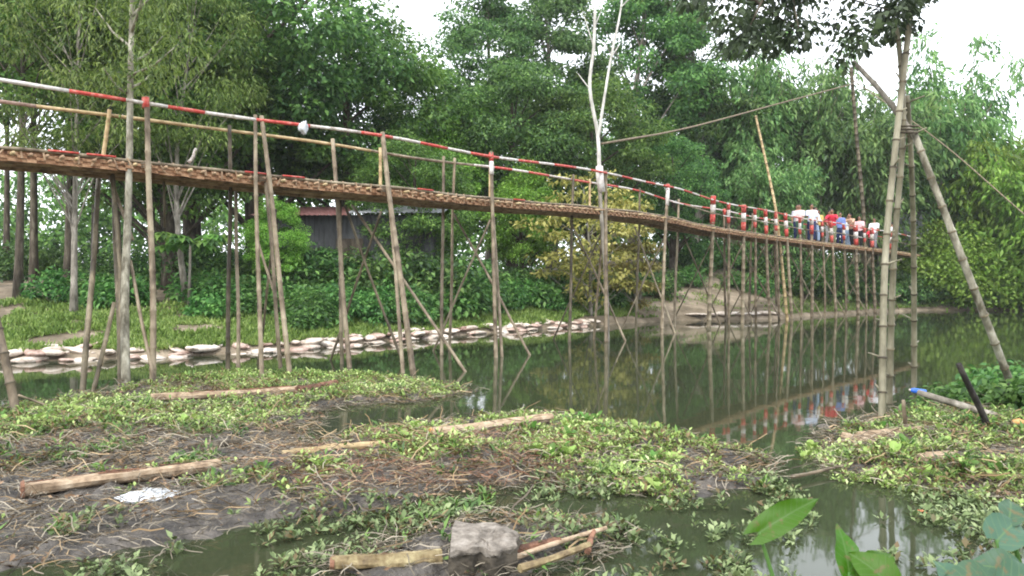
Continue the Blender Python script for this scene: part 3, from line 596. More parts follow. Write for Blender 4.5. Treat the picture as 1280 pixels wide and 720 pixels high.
# papaya-like plant
pl = thing('papaya_plant', 'small umbrella shaped papaya plant on a thin stem', 'plant', land(236, 20.8))
b_ = MB(); base = wl(pl); top = base+[.05, 0, 2.0]; b_.tube([base-[0, 0, .2], base+[.02, 0, .9], top], [.05, .04, .03], 7); b_.build('stem', M['bark_grey'], pl)
for k in range(13):
    a = k*2.4; L = RG.uniform(.55, .95); e = top+[math.cos(a)*L, math.sin(a)*L, RG.uniform(-.1, .22)]
    n = 9; an = np.linspace(-2, 2, n)+a; A = np.stack([np.cos(an), np.sin(an), np.full(n, -.35)], 1)
    v, f = leaves(np.repeat(e[None], n, 0), A, np.repeat([[0, 0, 1.]], n, 0), np.full(n, .42), ribbon_leaf()); v2 = MB(); v2.tube([top, (top+e)/2+[0, 0, .06], e], .012, 5)
    v2.add(v, [[q for j, q in enumerate(r) if j == 0 or q != r[j-1]] for r in f.tolist()]); v2.build('leaf', M['leaf_mid'], pl, False)
# distant wood behind everything
rg = np.random.default_rng(41); C = []
for k in range(1500):
    X = rg.uniform(-50, 50); h = np.interp(X, [-50, -24, -17, 0, 15, 30, 46], [7, 7.5, 10, 12, 11, 10, 9]); Yw = rg.uniform(53, 62); C.append([X, Yw, max(1.2, float(bank_z(np.array(X), np.array(Yw)))-.2)+(rg.random()**.8*h if k < 1000 else rg.random()**1.5*5)])
v, f = clump_leaves(rg, np.array(C), np.full(1500, 1.35), 50, .48, .7)
tag(link('distant_wood', tri_fix('distant_wood', v, f, M['leaf_mid'])), 'continuous green wood far behind the bank trees', 'wood', kind='stuff')
# grass and creepers on the far bank
def scatter_ground(n, seed, fn): 
    rg = np.random.default_rng(seed); X = rg.uniform(-15, 5, n); d = rg.random(n)**1.3*7; Y = yline(X)+.12+d; k = fn(X, d, rg); return X[k], Y[k], rg
X, Y, rg = scatter_ground(120000, 5, lambda X, d, rg: (fbm(X*.8, d*.9) > .36) & ((X < -4) | (d < 4)))
X2 = rg.uniform(4, 34, 34000); d2 = rg.random(34000)**1.4*7; Y2 = yline(X2)+.1+d2; k2 = fbm(X2*.9+4, d2*1.1) > np.where(X2 > 12, np.where(d2 < 1.8, .26, .4), .6); X = np.concatenate([X, X2[k2]]); Y = np.concatenate([Y, Y2[k2]])
C = np.stack([X, Y, bank_z(X, Y)+.01], 1); A = rg.normal(size=C.shape)*.6+[0, 0, 1.1]; N = rg.normal(size=C.shape)
v, f = leaves(C, A, N, rg.uniform(.06, .2, len(C)), diamond(.1, .14))
tag(link('bank_grass', mesh('bank_grass', v, f, M['grass'], False)), 'bright grass and creepers on the far bank slope', 'grass', kind='stuff')
# ------------------------------------------------------------------ sheds
def corr(c, ux, uz, w, h, n=10, amp=.014):                # corrugated sheet spanned by ux, uz
    ux = np.asarray(ux, float); uz = np.asarray(uz, float); nn = np.cross(ux, uz); V = []
    for lay in (0, .012):
        for j in (0, 1):
            for i in range(n+1): V.append(np.asarray(c)+ux*w*i/n+uz*h*j+nn*(amp*(1 if i % 2 else -1)+lay))
    F = []; m = n+1
    for i in range(n): F += [[i, i+1, m+i+1, m+i], [2*m+i, 3*m+i, 3*m+i+1, 2*m+i+1], [i, 2*m+i, 2*m+i+1, i+1], [m+i, m+i+1, 3*m+i+1, 3*m+i]]
    F += [[0, m, 3*m, 2*m], [n, 2*m+n, 3*m+n, m+n]]
    return np.array(V), F
SY = 25.6; a = at(332, 310, SY); bz = 1.15; sh = thing('tin_shed', 'dark tin shed with red and pale roof behind the shrubs', 'shed', (a[0]+3, SY+1, bz))
X0, X1 = a[0], a[0]+5.6
for i in range(7):
    w = (X1-X0)/7; v, f = corr((X0+i*w, SY-.03*(i % 2), bz-.3), (1,0,0), (0,0,1), w+.03, 3.0); MB().add(v, f).build('wall_panel', M['tin_grey'], sh, False)
for i in range(3):
    for x, s_ in ((X0, -1), (X1, 1)):
        v, f = corr((x+s_*.03, SY+.1+i*1.0, bz-.3), (0,1,0), (0,0,1), 1.02, 3.0+.08*i); MB().add(v, f).build('wall_panel', M['tin_grey'], sh, False)
for i in range(8):
    w = (X1-X0+.8)/8; v, f = corr((X0-.4+i*w, SY-.5-.02*(i % 2), 3.8+(.0 if i < 4 else .08)), (1,0,0), (0,.985,.17), w+.04, 3.6); MB().add(v, f).build('roof_sheet', M['tin_red' if i < 4 else 'tin_pale'], sh, False)
v, f = corr((X0+2.4, SY-.1, bz-.3), (1,0,0), (0,0,1), .9, 2.2, 4, .01); MB().add(v, f).build('door', M['bark'], sh, False)
hb = at(1131, 300, 47); hut = thing('grey_hut', 'small grey tin hut at the far end of the bridge', 'hut', (hb[0], 47.6, 2.9))
for i in range(3):
    v, f = corr((hb[0]-1.2+i*.8, 47+.02*(i % 2), 2.7), (1,0,0), (0,0,1), .82, 3.2); MB().add(v, f).build('wall_panel', M['tin_pale'], hut, False)
    v, f = corr((hb[0]-1.4+i*.95, 46.7+.02*(i % 2), 5.8), (1,0,0), (0,.95,.3), .97, 2.2); MB().add(v, f).build('roof_sheet', M['tin_grey'], hut, False)
for x in (hb[0]-1.2, hb[0]+1.2):
    v, f = corr((x, 47.05, 2.7), (0,1,0), (0,0,1), 1.5, 3.3); MB().add(v, f).build('wall_panel', M['tin_grey'], hut, False)
# ------------------------------------------------------------------ sacks along the far waterline
def sack_mesh(seed, m):
    rg = np.random.default_rng(seed); ph = rg.uniform(0, 6, 4)
    def fn(V):
        V = V.copy(); V[:, 0] = np.sign(V[:, 0])*abs(V[:, 0])**.6; V[:, 1] = np.sign(V[:, 1])*abs(V[:, 1])**.6
        V[:, 2] = V[:, 2]*(1-.45*V[:, 0]**4)+.12*np.sin(V[:, 0]*4+ph[0])+.1*np.sin(V[:, 1]*5+ph[1]); V[:, 1] *= 1+.12*np.sin(V[:, 0]*6+ph[2]); return V
    b_ = MB(); b_.blob((0,0,0), (.42,.24,.11), 16, 8, fn); b_.tube([(.38,.05,.0), (.47,.02,.03), (.52,-.02,.02)], [.04,.03,.05], 6)
    return mesh('sack', np.concatenate(b_.v), b_.f, m)
def zone(X):
    px = 640+X/float(yline(X))*FPX
    return 'before the grove of slim trees' if px < 170 else 'below the papaya plant' if px < 320 else 'below the tin shed' if px < 530 else 'toward the yellowing tree'
SM = [sack_mesh(1, M['sack']), sack_mesh(2, M['sack']), sack_mesh(3, M['sack']), sack_mesh(4, M['sack_pink'])]
rg = np.random.default_rng(17)
def put_sack(X, Y, z, me, label, group):
    o = link('sack', me, None, (X, Y, z)); o.rotation_euler = (rg.normal()*.12, rg.normal()*.12, rg.uniform(0, 6.28)); k = rg.uniform(.5, .95); o.scale = (k, k*rg.uniform(.8, 1.2), k*rg.uniform(.55, .9)); tag(o, label, 'sack', group)
X = -11.5
while X < 2.9:
    for row in range(2 if rg.random() < .6 else 3):
        if X < -6 and rg.random() < .3: continue
        xx = X+rg.normal()*.12; yy = float(yline(xx))-.12+row*.3+rg.normal()*.1; pink = rg.random() < (.5 if X < -6 else .28)
        put_sack(xx, yy, float(bank_z(np.array(xx), np.array(yy)))*.75+.05, SM[3] if pink else SM[rg.integers(3)], ('muddy pinkish sack' if pink else 'whitish filled sack')+' at the waterline '+zone(xx), ('pinkish' if pink else 'whitish')+' sacks '+zone(xx))
    X += rg.uniform(.2, .33)
X = 7.6
while X < 11.6:
    yy = float(yline(X))+.1+rg.random()*.3
    put_sack(X, yy, float(bank_z(np.array(X), np.array(yy)))+.08, SM[rg.integers(4)], 'dirty sack at the foot of the bare soil slope', 'sacks under the soil slope'); X += rg.uniform(.35, .6)

# ------------------------------------------------------------------ trunks growing through the deck, tall poles, stays
s = S_of(163); d0 = P(s)+Nrm(s)*.04
tt = thing('pale_slender_tree', 'pale mottled slender tree rising through the deck with wispy leaves', 'tree', (*gnd(158,487)[:2], -.3))
b_ = MB(); B = np.array([*gnd(158,487)[:2], -.5]); pts = [B, at(156,380,11.6), at(160,280,11.9), d0+[0,0,0], at(164,110,12.1), at(166,30,12.2), at(170,-60,12.3), at(176,-150,12.4)]
b_.tube(catmull(np.array(pts), 4), np.linspace(.068, .03, 29), 9)
lim = []
for (px, py, ex, ey, dY) in ((165,80,205,45,.6), (164,95,225,55,-.5), (165,60,120,10,.4), (167,20,215,-40,.5), (168,0,110,-60,-.3), (165,110,195,85,.8), (166,40,185,-30,-.6), (164,120,130,85,-.5)):
    a = at(px, py, 12.15); e = at(ex, ey, 12.15+dY); b_.tube([a, (a+e)/2+[0, 0, -.08], e], [.025, .018, .006], 6); lim += [e, (a+e)/2, e+[.1, .2, .2]]
b_.build('trunk', M['bark_pale'], tt)
C = np.array(lim); C = np.concatenate([C, C+rg.normal(size=C.shape)*.45]); v, f = clump_leaves(rg, C, np.full(len(C), .42), 75, .13, .8, .9, diamond(.15, .11))
link('crown', mesh('crown', v-wl(tt), f, M['leaf_wispy'], False), tt)
s = S_of(752); d0 = P(s)-Nrm(s)*.1
wt = thing('forked_white_tree', 'bare white forked trunk rising high above the handrail', 'tree', (d0[0], d0[1], -.3))
b_ = MB(); YY = d0[1]
lw = MB(); lw.tube(catmull(np.array([at(760,430,YY)-[0,0,.3], at(757,340,YY), at(751,262,YY), at(750,235,YY)]), 5), np.linspace(.06, .055, 16), 9); lw.build('lower_trunk', M['bark_grey'], wt)
b_.tube(catmull(np.array([at(750,236,YY), at(749,215,YY), at(747,168,YY), at(737,110,YY-.1), at(742,60,YY-.1), at(744,0,YY-.1), at(748,-70,YY), at(744,-150,YY)]), 4), np.linspace(.06, .028, 29), 9)
b_.tube(catmull(np.array([at(748,172,YY), at(754,130,YY+.1), at(764,70,YY+.2), at(776,10,YY+.3), at(782,-60,YY+.3)]), 4), np.linspace(.042, .02, 17), 8)
for (a, e) in (((742,60),(728,15)), ((744,0),(762,-40)), ((737,112),(722,92)), ((776,10),(800,-15)), ((741,40),(752,12)), ((764,72),(775,55))): b_.tube([at(*a, YY), at(*e, YY+.2)], [.022, .008], 6)
tr = b_.build('trunk', M['white_bark'], wt)
b_ = MB(); b_.tube([at(752,240,YY), at(750,225,YY), at(749,208,YY)], [.1, .105, .1], 10); b_.build('painted_band', M['white'], wt)
for k, (px, py) in enumerate(((725,30),(800,-10),(730,-20),(765,-60))):
    pass
C = np.array([at(px, py, YY+.3) for px, py in ((726,18),(722,92),(800,-15),(775,-40),(748,-70),(752,10))]); v, f = clump_leaves(rg, C, np.full(len(C), .5), 28, .13, .8, .9, diamond(.15, .11)); link('crown', mesh('crown', v-wl(wt), f, M['leaf_wispy'], False), wt)

tp = thing('lashed_bamboo_poles', 'tall lashed bamboo poles with knobbly nodes and one slanting brace', 'poles', (*gnd(1104,525)[:2], 0))
def knob_pole(pts, r0, r1, m_, name='pole', node=.36, stubs=True, parent=tp):
    pts = catmull(np.array(pts), 8); L = np.concatenate([[0], np.cumsum(np.linalg.norm(np.diff(pts, axis=0), axis=1))]); b_ = MB(); t_, r_ = [0.], [1.]; p = .15
    while p < L[-1]-.05: t_ += [p-.025, p, p+.025]; r_ += [.96, 1.2, .96]; p += node*rg.uniform(.85, 1.15)
    t_.append(L[-1]); r_.append(1.); t_ = np.array(t_); q = np.stack([np.interp(t_, L, pts[:, k]) for k in range(3)], 1); b_.tube(q, (r0+(r1-r0)*t_/L[-1])*np.array(r_), 10)
    nr = MB(); T_ = np.gradient(q, axis=0); T_ /= np.linalg.norm(T_, axis=1)[:, None]+1e-9
    for i in range(2, len(q)-1, 3): rr_ = (r0+(r1-r0)*t_[i]/L[-1])*1.21; nr.tube([q[i]-T_[i]*.014, q[i], q[i]+T_[i]*.009], [rr_*.93, rr_*1.03, rr_*.95], 10, caps=False)
    if stubs:
        for c in q[2:-1:3]:
            if rg.random() < .75: d = rdir(rg, 1)[0]; d[2] = abs(d[2])*.5+.2; b_.tube([c, c+d*rg.uniform(.08, .2)], [.014, .009], 5)
    po = b_.build(name, M[m_], parent)
    if m_ != 'bark_grey': nr.build('node_rings', M['bamboo_dark'], po)['kind'] = 'stuff'
    return po
knob_pole([gnd(1103,528)-[0,0,.5], gnd(1103,528), at(1106,330,8.9), at(1118,190,9.0), at(1130,80,9.1), at(1139,-5,9.2), at(1144,-90,9.3)], .043, .034, 'bamboo_green')
knob_pole([gnd(1112,505)-[0,0,.5], gnd(1112,505), at(1117,320,9.5), at(1128,170,9.2), at(1124,70,9.2), at(1117,30,9.2)], .045, .03, 'bamboo_green')
knob_pole([gnd(1143,492)-[0,0,.5], gnd(1143,492), at(1142,320,10.2), at(1138,190,9.5), at(1133,120,9.3)], .042, .03, 'bamboo_green')
knob_pole([gnd(1277,520)-[0,0,.3], gnd(1276,514), at(1215,355,8.9), at(1141,165,9.1)], .047, .04, 'bark_pale', stubs=False)
knob_pole([at(1142,172,9.15), at(1105,120,9.4), at(1066,78,9.8)], .04, .028, 'bark_grey', stubs=False)
b_ = MB()
for k in range(3):
    c = at(1134, 166-k*4, 9.1); b_.tube([c+np.array([math.cos(a)*.11, math.sin(a)*.11, .02*math.sin(a)]) for a in np.linspace(0, 6.28, 11)], .012, 5, caps=False)
b_.build('lashing', M['bark'], tp)
dp = thing('dark_tall_pole', 'thin dark vertical pole rising behind the people', 'pole', (*at(1083,330,41)[:2], 0)); knob_pole([at(1084,395,41), at(1080,280,41), at(1070,170,41), at(1063,85,41)], .12, .09, 'bamboo_dark', parent=dp, stubs=False)
yp = thing('leaning_yellow_pole', 'thin yellowish pole leaning in front of the painted posts', 'pole', (*gnd(984,399)[:2], 0)); knob_pole([gnd(984,399)-[0,0,.5], gnd(984,399), at(972,280,32), at(962,225,32.3), at(944,145,32.6)], .07, .05, 'bamboo_pale', parent=yp, stubs=False)
lp = thing('leaning_near_pole', 'pale leaning pole standing in the mud left of the bridge poles', 'pole', (*gnd(20,522)[:2], 0)); knob_pole([gnd(21,524)-[0,0,.4], gnd(20,522), at(4,440,9.0), at(-14,360,9.2), at(-40,240,9.5)], .055, .04, 'bamboo', parent=lp, stubs=False)
def wire(pts, r, label, name='stay_wire'):
    b_ = MB(); b_.tube(catmull(np.array(pts), 8), r, 5); c = pts[0]; o = b_.build(name, M['rope'], None); tag(o, label, 'wire')
wire([at(752,180,20.4), at(860,160,27), at(980,128,35), at(1066,105,40.9)], .035, 'long stay wire from the forked white trunk to the dark pole')
wire([at(1064,100,41), at(1130,145,38), at(1190,190,36), at(1280,268,33), at(1420,385,30)], .03, 'stay wire dropping from the dark pole to the far right bank')
wire([gnd(22,494,.28), gnd(60,508,.12), gnd(112,529,.06)], .014, 'thin cord trailing from the leaning pole over the weed', 'trailing_cord')

# overhanging tree
ot = thing('overhanging_tree', 'dark leafy bough hanging in from above the lashed poles', 'tree', (9.6, 8.5, .2))
b_ = MB(); B = np.array([9.6, 8.5, 0]); b_.tube(catmull(np.array([B, [9.4,8.6,2.5],[8.8,8.8,4.6],[7.5,9,6.0],[5.6,9.2,6.1],[3.8,9.2,5.6],[2.3,9.3,5.1]]), 5), np.linspace(.24, .03, 31), 10)
tips = []
for k in range(46):
    u = rg.random(); a = np.array([2.4+4.2*u, 9.2+rg.normal()*.15, 5.15+1.0*u-.1*u*u]); px = rg.uniform(852, 1180); Yc = 9.2+rg.normal()*.7
    lo = np.interp(px, [850, 900, 940, 985, 1030, 1085, 1120, 1190], [25, 45, 52, 60, 62, 66, 30, 2]); e = at(px, lo-rg.random()**1.1*130, Yc); e[2] = max(e[2], at(px, lo-2, Yc)[2])
    tips.append(e)
    if k % 2 == 0: b_.tube([a, (a+e)/2+[0,0,.12], e], [.03, .018, .006], 5)
b_.build('trunk', M['bark'], ot)
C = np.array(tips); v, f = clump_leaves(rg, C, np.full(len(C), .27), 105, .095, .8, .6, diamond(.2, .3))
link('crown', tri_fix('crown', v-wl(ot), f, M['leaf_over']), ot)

# ------------------------------------------------------------------ people on the bridge
DG = None
def remeshed(b_, vox):
    me = mesh('tmp', np.concatenate(b_.v), b_.f, None); o = bpy.data.objects.new('tmp', me); COL.objects.link(o); m_ = o.modifiers.new('r', 'REMESH'); m_.mode = 'VOXEL'; m_.voxel_size = vox
    sm = o.modifiers.new('s', 'SMOOTH'); sm.iterations = 2
    dg = bpy.context.evaluated_depsgraph_get(); r = bpy.data.meshes.new_from_object(o.evaluated_get(dg)); bpy.data.objects.remove(o)
    v = np.zeros(len(r.vertices)*3); r.vertices.foreach_get('co', v); f = [list(p.vertices) for p in r.polygons]; bpy.data.meshes.remove(r); return v.reshape(-1, 3), f
M['skin'] = flat('brown skin', (.26,.14,.085), .5, .15); M['hair'] = flat('black hair', (.012,.011,.01), .5)
def person(label, px, off, h, face, shirt, trouser, arms, stride=.1, lean=0., sleeves=.5, skirt=False):
    s = S_of(px+9 if px < 1100 else px); g = P(s)+Nrm(s)*off+np.array([0, 0, .02]); e = thing('person', label, 'person', g); e.rotation_euler = (0, 0, face); k = h/1.72; e.scale = (k, k, k)
    sh = np.array([0, lean*.5, 0]); hip = .9
    body = MB(); cl = MB(); tr_ = MB()
    def T(z): return np.array([0, lean*max(0, (z-hip))/.5*.5, 0])
    rings = [(.80,.15,.10),(.90,.165,.115),(1.0,.15,.105),(1.1,.145,.1),(1.25,.17,.11),(1.36,.185,.105),(1.43,.13,.085),(1.47,.06,.06)]
    body.loft([(0, T(z)[1], z, a, b2) for z, a, b2 in rings]); cl.loft([(0, T(z)[1], z, a+.022, b2+.022) for z, a, b2 in rings[1:7]])
    hd = T(1.6)+np.array([0, .01, 1.6]); body.tube([T(1.42)+[0,0,1.42], T(1.54)+[0,0,1.55]], [.055, .052], 10)
    body.blob(hd, (.074,.092,.115)); body.blob(hd+[0,.088,-.012], (.015,.022,.022), 8, 6)
    for sx in (-1, 1): body.blob(hd+[sx*.076,-.005,-.01], (.014,.022,.032), 8, 6)
    fing = MB()
    for sx, (fw, up_, bend) in zip((-1, 1), arms):               # forward swing, sideways raise, elbow bend
        S0 = T(1.38)+np.array([sx*.19, 0, 1.385]); d = np.array([sx*math.sin(up_), math.sin(fw)*math.cos(up_), -math.cos(fw)*math.cos(up_)]); E = S0+d*.29
        d2 = np.array([d[0]*.5, math.sin(fw+bend), -math.cos(fw+bend)]); d2 /= np.linalg.norm(d2); Wp = E+d2*.25; Hn = Wp+d2*.085
        body.tube([S0, (S0+E)/2, E, (E+Wp)/2, Wp, Hn], [.05, .047, .04, .037, .028, .036], 10); body.blob(S0, (.062,.06,.06), 10, 7)
        cl.tube([T(1.36)+[sx*.1,0,1.38], S0, S0+(E-S0)*sleeves*2 if sleeves < .5 else E-(E-S0)*.05] + ([] if sleeves <= .5 else [Wp-d2*.02]), [.07, .072, .062] + ([] if sleeves <= .5 else [.046]), 10)
        side = np.cross(d2, [sx, 0, 0]); side /= np.linalg.norm(side)+1e-9; curl = np.array([-sx, 0, 0])
        for q, L in zip((-1.5, -.5, .5, 1.5), (.06, .075, .078, .066)):
            b0 = Hn+side*q*.018; fing.tube([b0-d2*.02, b0+d2*L*.5+curl*.008, b0+d2*L*.85+curl*.03], [.0095, .009, .007], 5)
        b0 = Wp+d2*.03+side*.03; fing.tube([b0, b0+side*.03+d2*.03, b0+side*.035+d2*.06+curl*.015], [.011, .01, .008], 5)
    for sx, st in zip((-1, 1), (stride, -stride)):
        Hp = np.array([sx*.085, 0, .88]); K = np.array([sx*.095, st*.55+.03, .47]); A = np.array([sx*.1, st, .085]); K[1] += .02
        body.tube([Hp, (Hp+K)/2, K, K+(A-K)*.35, A], [.088, .076, .056, .055, .038], 10); body.tube([A+[0,-.04,-.045], A+[0,.05,-.05], A+[0,.15,-.06]], [.038, .04, .028], 8)
        tr_.tube([Hp+[0,0,.04], (Hp+K)/2, K, A+[0,0,.03]], [.112, .096, .078, .068], 10)
    tr_.loft([(0,0,.78,.15,.11),(0,0,.9,.185,.135),(0,0,1.0,.168,.124)])
    if skirt: tr_.loft([(0,.02,.25,.24,.22),(0,0,.6,.21,.18),(0,0,.95,.17,.13)])
    def put(name, b2, vox, m_, extra=None, pv=None):
        v, f = remeshed(b2, vox)
        if extra is not None: q = MB(); q.add(v, f); q.add(np.concatenate(extra.v), extra.f); v, f = np.concatenate(q.v), q.f
        o = bpy.data.objects.new(name, mesh(name, v, f, m_)); COL.objects.link(o); o.parent = e; return o
    put('body', body, .022, M['skin'], fing); put('shirt', cl, .026, shirt); put('trousers' if not skirt else 'skirt', tr_, .026, trouser)
    hb_ = MB(); hb_.blob(hd+[0,-.016,.028], (.084,.092,.1), 14, 9, lambda V: np.stack([V[:, 0], V[:, 1], np.where((V[:, 2] < -.1) & (V[:, 1] > -.1), -.1, V[:, 2])], 1)); o = hb_.build('hair', M['hair'], None); o.parent = e
    for sx in (-1, 1): q = MB(); q.blob(hd+[sx*.03,.083,.012], (.012,.009,.008), 8, 6); o = q.build('eye', M['hair'], None); o.parent = e
    q = MB(); q.blob(hd+[0,.083,-.055], (.022,.008,.007), 8, 6); o = q.build('mouth', M['wood_red'], None); o.parent = e
    return e
cw = lambda n_, c: flat(n_, c, .8, .12)
C_white, C_lblue, C_red, C_blue, C_tan, C_pink = cw('white shirt', (.75,.76,.8)), cw('pale blue shirt', (.55,.63,.78)), cw('red shirt', (.6,.03,.06)), cw('blue check shirt', (.14,.2,.42)), cw('tan shirt', (.5,.32,.22)), cw('pinkish white shirt', (.68,.55,.55))
T_green, T_navy, T_jean, T_olive, T_black, T_grey = cw('green trousers', (.05,.13,.08)), cw('navy trousers', (.02,.03,.09)), cw('pale jeans', (.3,.4,.55)), cw('olive trousers', (.16,.18,.1)), cw('black trousers', (.015,.015,.017)), cw('grey skirt', (.38,.38,.4))
person('person in pinkish white top and green trousers standing with legs apart', 1000, .35, 1.62, 2.4, C_pink, T_green, [(.3,.1,.6),(.5,.1,.9)], .28)
person('person in pale blue shirt and navy trousers, tallest of the group', 1016, .4, 1.76, 2.9, C_lblue, T_navy, [(.2,.1,.5),(.6,.1,.9)], .1)
person('person in white shirt and pale jeans close beside the pale blue shirt', 1024, .55, 1.68, -2.6, C_white, T_jean, [(.3,.1,.5),(.3,.1,.5)], .12, sleeves=.8)
person('person in red shirt leaning forward on the handrail', 1042, .4, 1.7, 2.6, C_red, T_olive, [(.9,.25,.5),(.9,.25,.5)], .05, lean=.35)
person('person in blue shirt and navy trousers right of the red shirt', 1055, .55, 1.66, 2.8, C_blue, T_navy, [(.2,.1,.4),(.2,.1,.4)], .1, sleeves=.8)
person('person in tan top leaning over the handrail beside the blue shirt', 1064, .3, 1.64, 2.2, C_tan, T_black, [(.9,.2,.4),(1.0,.2,.3)], .12, lean=.4)
person('person in white shirt and black trousers walking off by the grey hut', 1127, .5, 1.66, .6, C_white, T_black, [(.2,.1,.2),(-.2,.1,.3)], .2)
person('person in yellowish top and dark trousers half hidden behind the white shirt', 1033, .75, 1.64, 2.7, cw('mustard top', (.5,.36,.12)), T_black, [(.2,.1,.5),(.4,.1,.6)], .1)
person('person in dark red top standing behind the red shirt', 1048, .8, 1.72, -2.8, cw('maroon top', (.3,.04,.06)), T_grey, [(.2,.1,.3),(.2,.1,.4)], .1)
person('person in white vest and blue trousers behind the tan top', 1070, .75, 1.62, 2.5, cw('white vest', (.7,.7,.68)), T_jean, [(.6,.15,.6),(.5,.1,.6)], .12)
person('person in grey shirt and navy trousers just left of the pale blue shirt', 1008, .75, 1.7, 2.8, cw('grey shirt', (.35,.36,.4)), T_navy, [(.3,.1,.6),(.3,.1,.5)], .1)
person('person in pale pink shirt standing between painted posts', 1080, .6, 1.66, 2.6, cw('pale pink shirt', (.66,.42,.44)), T_black, [(.4,.1,.6),(.3,.1,.6)], .1)
person('person in white shirt and grey trousers near the lashed poles', 1096, .5, 1.68, 2.4, C_white, cw('grey trousers', (.2,.2,.22)), [(.4,.1,.5),(.3,.1,.6)], .14)
person('child in red top standing beside the painted posts', 1089, .4, 1.12, 2.6, C_red, T_black, [(.6,.1,.6),(.6,.1,.6)], .05)

# ------------------------------------------------------------------ driftwood and litter in front
def rough(pts, r, sides, seed, amp=.14, flat_top=.0):            # a knotty stem: every ring vertex uneven, top optionally split flat
    rg2 = np.random.default_rng(seed); b_ = MB(); n = len(pts); b_.tube(pts, r, sides); V = b_.v[0].reshape(n, sides, 3); g = rg2.normal(size=(n, sides)); g = (g+np.roll(g, 1, 0)+np.roll(g, -1, 0))/2
    row = rg2.normal(size=(1, sides))*.7; C_ = np.asarray(pts)[:, None]; V = C_+(V-C_)*(1+amp*(g*.6+row))[..., None]
    if flat_top: lim_ = C_[..., 2]+np.asarray(r).reshape(-1, 1)*flat_top; V[..., 2] = np.minimum(V[..., 2], lim_+.004*g)
    b_.v[0] = V.reshape(-1, 3); return b_
LOGSEG = []
def log(name, a, e, r0, r1, m_, label, cat='log', end=None, group=None, seed=0, split=False):
    a = np.asarray(a); e = np.asarray(e); rg2 = np.random.default_rng(seed); th = thing(name, label, cat, (a+e)/2, group); Lg = np.linalg.norm(e-a)
    LOGSEG.append((a[:2], e[:2], r0*(3 if split else 1.6)+.05))
    n = 26; q = np.linspace(0, 1, n); d = (e-a)/Lg; sd_ = np.array([-d[1], d[0], 0])
    pts = a+(e-a)*q[:, None]+sd_*(.006*Lg*np.sin(q*5+seed))[:, None]+np.array([0,0,1])*(.005*Lg*np.sin(q*4+seed))[:, None]
    rough(pts, r0+(r1-r0)*q, 12, seed, .11, .45 if split else 0).build('stem', M[m_], th, False)
    if split:                                               # a second half lying alongside, strips of bark between
        off = sd_*(r0*1.65); rough(pts[2:]+off+[0,0,-.02], r0*.85+(r1-r0)*q[2:], 11, seed+50, .13, .3).build('split_half', M[m_], th, False)
        rough(pts[:-1]+off*.5+[0,0,-r0*.05], np.full(n-1, r0*.42), 7, seed+60, .3).build('bark_strip', M['wood_red'], th, False)
        for k in range(4):
            u = rg2.integers(2, n-6); b_ = MB(); b_.tube([pts[u]+off*rg2.uniform(-.4, 1)+[0,0,r0*.5], pts[u+4]+off*rg2.uniform(-.4, 1)+[0,0,r0*.55]], [.006, .003], 5); b_.build('splinter', M['wood_red'], th)
    if end: rough([a-d*.008, a+d*.004, a+d*.016], np.array([r0*.9, r0*1.0, r0*1.02]), 12, seed, .11).build('cut_end', M[end], th, False)
    return th
def mz(px, py, h=.06): return gnd(px, py, h-.02)
log('split_log', mz(26,613,.12), mz(274,578,.13), .062, .056, 'wood_cut', 'long pale split log lying on the grey mud', split=True, end='wood_red', seed=1)
log('split_log', mz(188,497,.15), mz(372,485,.16), .07, .06, 'wood_cut', 'thin pale log half buried in the back weed mat', seed=2, split=True)
log('rotten_log', mz(372,488,.14), mz(420,479,.12), .06, .05, 'wood_red', 'short red brown rotten log end in the back weed mat', seed=3)
log('cut_log', mz(538,541,.13), mz(690,523,.13), .052, .042, 'wood_cut', 'yellow log with an orange cut end on the middle bank', end='wood_end', seed=4)
log('weathered_log', mz(352,568,.11), mz(480,554,.12), .038, .03, 'bamboo_pale', 'thin weathered pole lying left of the dark peg', seed=6)
log('dark_branch', mz(236,562,.1), mz(300,552,.1), .045, .03, 'bark', 'short dark branch above the split log', 'branch', seed=7)
log('banana_stem', mz(414,706,.08), mz(552,697,.08), .038, .045, 'banana', 'yellow green cut banana stem beside the pale block', end='wood_red', seed=8)
for (pa, pb, r, m_, lb) in (((628,704),(757,660),.016,'wood_cut','long thin split stick crossing beside the pale block'), ((650,712),(738,682),.022,'banana','broken yellow stem right of the pale block'), ((640,690),(700,676),.025,'wood_red','red brown rotten stick behind the pale block'), ((735,690),(742,664),.018,'wood_red','short upright rotten stick at the crossing sticks')):
    log('driftwood_stick', mz(*pa, .1), mz(*pb, .12), r, r*.8, m_, lb, 'stick', seed=int(pa[0]))
bandm = MB()
# pale block top over a darker, slightly narrower foot
bc = mz(605,690,.1); bl = thing('pale_block', 'chipped pale grey block with dark side among driftwood', 'block', bc)
def slab(name, outline, z0, z1, m_, parent, shrink=.02, seed=0):
    rg2 = np.random.default_rng(seed); O = np.array([gnd(x, y, .17)[:2] for x, y in outline]); n = len(O); fine = np.concatenate([O[i]+(np.roll(O, -1, 0)[i]-O[i])*np.linspace(0, 1, 5)[:4, None] for i in range(n)]); fine += rg2.normal(size=fine.shape)*.006; c = fine.mean(0)
    rings = [(z0, .93), (z0+(z1-z0)*.5, 1.0), (z1-shrink, 1.0), (z1, .985), (z1+.004, .6), (z1+.002, .25)]; V = []; m = len(fine)
    for z, k in rings: V.append(np.concatenate([c+(fine-c)*k, z+rg2.normal(size=(m, 1))*.006+.05*(fine[:, 1:]-c[1])*k], 1))
    F = [[i*m+j, i*m+(j+1) % m, (i+1)*m+(j+1) % m, (i+1)*m+j] for i in range(5) for j in range(m)]; F.append([5*m+j for j in range(m)]); return MB().add(np.concatenate(V), F).build(name, m_, parent, False)
